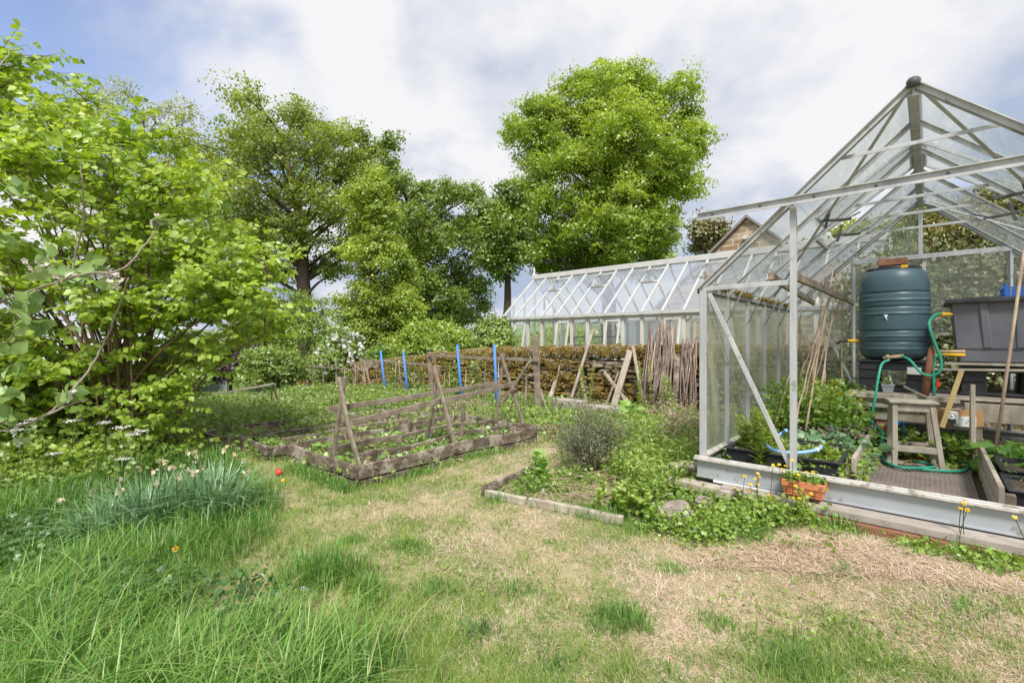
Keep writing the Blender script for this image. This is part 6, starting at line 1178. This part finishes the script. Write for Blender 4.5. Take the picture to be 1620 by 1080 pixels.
# dead twigs in the small bed
def twigs(): 
    r = thing('twig_pile', 'heap of dry brown twigs lying in the small weedy bed', 'twigs', GP(925, 775, .03)); m = MB()
    for _ in range(130):
        p = GP(random.uniform(850, 985), random.uniform(752, 795), .05); p.z = G0(p) + random.uniform(.02, .09); a = random.gauss(-.5, .5); l = random.uniform(.08, .25); q = p + V((math.cos(a) * l, math.sin(a) * l, random.uniform(-.03, .05))); m.tube([p, wob(p.lerp(q, .5), .01), q], [.003, .0025, .0015], 4, False)
    m.build('twigs', M['cane'], r)
twigs()
b1 = np.concatenate([in_uv(420, -4.95, -3.72, 2.15, 4.5), in_uv(260, -6.7, -5.1, 1.95, 4.3), clumped(in_uv(4600, -11.5, -.9, 4.7, 7.5), 3, 33, .0)]); weed_patch('dead_stems', 'dry straw coloured stems among the weeds of the vegetable plot', b1, .10 * rng.uniform(.5, 1.6, len(b1)), 'dry', 14, .055, .05, LEAF_NARROW)
# narcissus clumps
def narcissus():
    for nm, c, n, sp, hh, lb in (('a', GP(335, 818), 330, .15, .40, 'larger narcissus clump with papery spent flowers, nearest the raised beds'), ('b', GP(245, 838), 300, .17, .38, 'narcissus clump with spent flowers, below the hazel stems'), ('c', GP(165, 855), 190, .13, .30, 'low drooping narcissus clump at the left, almost without flowers')):
        r = thing('narcissus_clump', lb, 'narcissus', c, 'narcissus clumps'); pos = np.array(c) + np.concatenate([rng.normal(0, sp * .6, (n, 2)), np.zeros((n, 1))], 1); az = np.arctan2(pos[:, 1] - c.y, pos[:, 0] - c.x) + rng.normal(0, .8, n)
        blademesh('leaves', pos, hh * rng.uniform(.6, 1.15, n), .012, np.abs(rng.normal(.5, .55, n)), az, rng.random(n), M['daff'], r, seg=5, curl=2.2)
        k = {'a': 10, 'b': 8, 'c': 3}[nm]
        for i in range(k):
            b = V(pos[rng.integers(0, n)]); t = V((b.x + random.gauss(0, .08), b.y + random.gauss(0, .08), hh * random.uniform(.85, 1.22))); s = MB(); s.tube(pline([b, wob(b.lerp(t, .6), .01), t], 4), .003, 5, False); st = s.build('flower_stem', M['daff' if False else 'grass'], r)
            q = np.array(t) + rng.normal(0, .006, (5, 3)) - [0, 0, .008]; leaves('spent_flower', LEAF_NEAR, q, rdir(5, -.5), rdir(5), .03, rng.random(5) * (.9 if i % 4 else 1), M['spent'], st)
narcissus()
b1 = in_px(420, [(-250, 640), (140, 640), (170, 700), (120, 740), (-250, 760)], .0); weed_patch('bramble_patch', 'leafy tangle in front of the hazel stems at the left edge', b1, .75 * rng.uniform(.4, 1.1, len(b1)), 'shrub', 34, .055, .12)
# cow parsley style white specks at the hazel foot
def umbels():
    for i in range(10):
        px = random.choice([random.uniform(-10, 120), random.uniform(150, 230)]); py = random.uniform(640, 745); p = P(px, py, random.uniform(3.6, 4.4)); b = V((p.x, p.y, 0)); b.z = G0(b); r = thing('cow_parsley', 'white flowered cow parsley at the foot of the hazel', 'wildflower', b, 'cow parsley at the foot of the hazel'); s = MB(); s.tube([b, wob(b.lerp(p, .5)), p], .003, 4, False); s.build('stem', M['grass'], r)
        n = 60; q = np.array(p) + rng.normal(size=(n, 3)) * [.027, .027, .004]; leaves('flower_head', FLOWER5, q, rdir(n), rdir(n, 2), .007, rng.random(n), M['white'], r); leaves('leaves', LEAF_LOBE, np.array(p) - [0, 0, .12] + rng.normal(size=(26, 3)) * [.08, .08, .07], rdir(26), rdir(26, 1), .04, rng.random(26), M['shrub'], r)
umbels()
# ------------------------------------------------------------------ big hazel
def hazel():
    poly = [(-160, 120), (-60, 95), (0, 92), (35, 78), (62, 80), (90, 95), (118, 108), (130, 140), (120, 165), (150, 195), (200, 178), (245, 190), (285, 215), (330, 262), (350, 300), (392, 330), (415, 372), (425, 420), (445, 452), (472, 480), (455, 505), (450, 522), (430, 545), (380, 560), (335, 575), (318, 610), (300, 650), (265, 690), (230, 700), (150, 690), (60, 720), (-40, 700), (-160, 640)]
    Y0 = 4.9; k = F / Y0; base = GP(205, 728); base = V(((205 - CX) / k, Y0, 0)); base.z = G0(base); r = thing('hazel_shrub', 'huge many stemmed hazel shrub in full leaf at the left', 'shrub', base)
    sb = MB(); pm = [((a - CX) / k, CZ - (b - HY) / k) for a, b in poly]; n = 400; q = sample_poly(pm, n); ed = edge_dist(q[:, 0], q[:, 1], pm)
    T = np.stack([q[:, 0], Y0 + rng.uniform(-1, 1, n) * (.25 + 1.15 * np.sqrt(np.clip(ed / ed.max(), 0, 1))), q[:, 1]], 1)
    tw = []; main = []
    q2 = sample_poly([((a - CX) / k, CZ - (b - HY) / k) for a, b in [(-150, 540), (110, 560), (130, 660), (290, 680), (285, 735), (40, 755), (-150, 740)]], 75); T = np.concatenate([T, np.stack([q2[:, 0], Y0 - rng.uniform(.1, .9, 75), np.maximum(q2[:, 1], .12)], 1)]); idx = np.concatenate([rng.permutation(n), np.arange(n, n + 75)])
    for c, j in enumerate(idx[:62]):                     # main stems
        t = V(T[j]); b0 = base + V((random.gauss(0, .20), random.gauss(0, .16), 0)); h = t.z - b0.z; d2 = (t - b0).to_2d()
        mid = b0 + V((d2.x * .34, d2.y * .34, h * .52)); mid2 = b0 + V((d2.x * .68, d2.y * .68, h * .82)); pts = pline([b0, mid, mid2, t], 5); r0 = random.uniform(.011, .024); sb.tube(pts, [r0 * (1 - .85 * i / 15) for i in range(16)], 7, False); main.append(pts)
    mp = np.array([list(p) for pts in main for p in pts[4:]])
    for j in idx[62:]:
        t = T[j]; d = np.linalg.norm(mp - t, axis=1) + .8 * np.clip(mp[:, 2] - t[2] + .1, 0, 3); a = V(mp[np.argmin(d)]); t = V(t); mid = a.lerp(t, .5) + UP * .05 * (t - a).length; pts = pline([a, mid, t], 4); r0 = .008; sb.tube(pts, [r0 * (1 - .75 * i / 8) for i in range(9)], 5, False); tw.append(pts)
    for pts in main: tw.append(pts[7:])
    LP = []; AXs = []; RN = []; tb = MB()
    for pts in tw:
        for _ in range(10 if len(pts) < 10 else 13):
            p = random.choice(pts[2:]); a = random.uniform(0, 6.28); l = random.uniform(.16, .46); d = V((math.cos(a), math.sin(a), random.uniform(-.1, .8))).normalized(); e = p + d * l + UP * -.02; tb.tube([p, p.lerp(e, .5) + UP * .015, e], [.0028, .002, .001], 3, False); base_r = random.gauss(.5, .16); m = int(l / .034) + 1
            for i in range(m):
                f = .15 + .85 * i / max(1, m - 1); s = 1 if i % 2 else -1; sd_ = d.cross(UP).normalized() * s; LP.append(p.lerp(e, f)); v = d * .6 + sd_ * .8 + UP * random.uniform(-1.1, .1); AXs.append(v); RN.append(base_r + random.gauss(0, .15))
    sb.build('stems', M['hazelbark'], r); tb.build('twigs', M['hazelbark'], r)
    LP = np.array(LP); AXs = np.array(AXs); m = len(LP); px_, py_ = CX + LP[:, 0] / LP[:, 1] * F, HY + (CZ - LP[:, 2]) / LP[:, 1] * F; kp = LP[:, 2] > .08; 
    leaves('leaves', LEAF_NEAR, LP[kp], AXs[kp], rdir(kp.sum(), .7, .8) + np.array([.0, -.55, 0]), .063 * rng.uniform(.5, 1.3, kp.sum()), np.clip(np.array(RN)[kp], 0, 1), M['hazel'], r); print('hazel leaves', kp.sum())
hazel()
# ------------------------------------------------------------------ apple branches reaching in from the left, close to the camera
def apple():
    r = thing('apple_branch', 'thin lichened apple branches with pale blossom reaching in from the left edge', 'branch', P(-120, 600, 1.5)); m = MB(); Y = 1.55
    paths = [[(-200, 520), (-60, 500), (20, 470), (85, 448), (140, 432), (190, 428), (228, 390), (255, 352)], [(112, 435), (120, 400), (133, 345), (130, 290), (126, 262)], [(-180, 620), (-60, 640), (20, 672), (75, 655), (120, 610), (150, 570), (170, 530), (190, 480), (203, 440)], [(-150, 700), (-40, 690), (40, 672)], [(-120, 140), (-30, 125), (2, 100), (15, 80)], [(75, 655), (110, 640), (140, 632)], [(-100, 440), (-20, 460), (30, 500), (60, 520)], [(-100, 580), (-20, 560), (20, 530), (22, 500)]]
    spurs = [(250, 352, 'b'), (100, 435, 'b'), (60, 425, 'b'), (178, 445, 'b'), (170, 430, 'b'), (20, 300, 'l'), (40, 480, 'l'), (112, 625, 'f'), (25, 690, 'f'), (10, 655, 'l'), (120, 440, 'l'), (10, 380, 'l'), (80, 410, 'l'), (150, 420, 'l'), (35, 505, 'l'), (5, 560, 'l'), (60, 520, 'l'), (20, 590, 'l'), (-20, 460, 'l'), (-10, 640, 'l'), (15, 620, 'l')]
    for i, pth in enumerate(paths):
        pts = pline([P(a, b, Y + .06 * math.sin(k + i) + .05 * i * (i < 4)) for k, (a, b) in enumerate(pth)], 5); n = len(pts); r0 = .0052 if i in (0, 2) else .0036; m.tube([wob(p, .0016) for p in pts], [r0 * (1 - .55 * k / n) for k in range(n)], 7)
    m.build('wood', M['twig'], r); LP = []; 
    for a, b, kd in spurs:
        c = P(a, b, Y + random.uniform(-.04, .06)); n = 9 if kd == 'l' else 5; L_ = np.array(c) + rng.normal(0, .012, (n, 3)); leaves('leaves', LEAF_NEAR, L_, rdir(n, .1), rdir(n, .8), .052 * rng.uniform(.5, 1.1, n), rng.random(n), M['apple'], r)
        if kd != 'l': n = 8 if kd == 'b' else 2; L_ = np.array(c) + rng.normal(0, .014, (n, 3)); leaves('blossom', FLOWER5, L_, rdir(n), rdir(n) - [0, 1., 0], .012 if kd == 'b' else .02, rng.random(n), M['pink' if kd == 'b' else 'white'], r)
apple()
# climbing shoots on the trellis and saplings by the wall
for i, (px, py, h, w, lb) in enumerate([(655, 632, 1.0, .30, 'leafy climber on the trellis between the second blue pole and the tall post'), (550, 625, .85, .35, 'leafy climber at the left part of the trellis'), (755, 640, 1.05, .22, 'leafy climber on the trellis between the third and fourth blue poles'), (620, 628, .95, .2, 'leafy climber on the trellis between the two left blue poles'), (500, 622, .7, .35, 'leafy climber at the left end of the trellis'), (797, 560, .0, 0, ''), (712, 636, .8, .16, 'leafy climber just left of the third blue pole')]):
    if not h: continue
    p = PV(px, py, 6.55); p.z = G0(p); r = thing('climbing_plant', lb, 'climber', p); m = MB(); n = 420; ct = []
    for s in range(9):
        t = p + DU * random.gauss(0, w) + UP * h * random.uniform(.5, 1.1); pts = pline([p + DU * random.gauss(0, w * .7), wob(p.lerp(t, .5), .05), t], 5); m.tube(pts, .004, 4, False); ct += pts[2:]
    m.build('stems', M['hazelbark'], r); c = np.array([list(x) for x in ct])[rng.integers(0, len(ct), n)] + rng.normal(0, .045, (n, 3)); leaves('leaves', LEAF_FAR, c, rdir(n, -.2), rdir(n, .5) - np.array(DV) * .5, .055 * rng.uniform(.6, 1.2, n), np.clip(rng.normal(.6, .2, n), 0, 1), M['shrub'], r)
for i, (px, py, h, lb) in enumerate([(925, 640, 1.05, 'thin leafy sapling growing up the wall by the long pale stick'), (1060, 650, .95, 'leafy sapling growing up through the cane bundle'), (1022, 640, 1.0, 'leafy shoot on the wall just left of the cane bundle')]):
    p = PV(px, py, 7.2); p.z = G0(p); herb('wall_sapling', lb, p, h, 36, .075, 'shrub', None, .05, LEAF_FAR, stems=3, spread=.07)
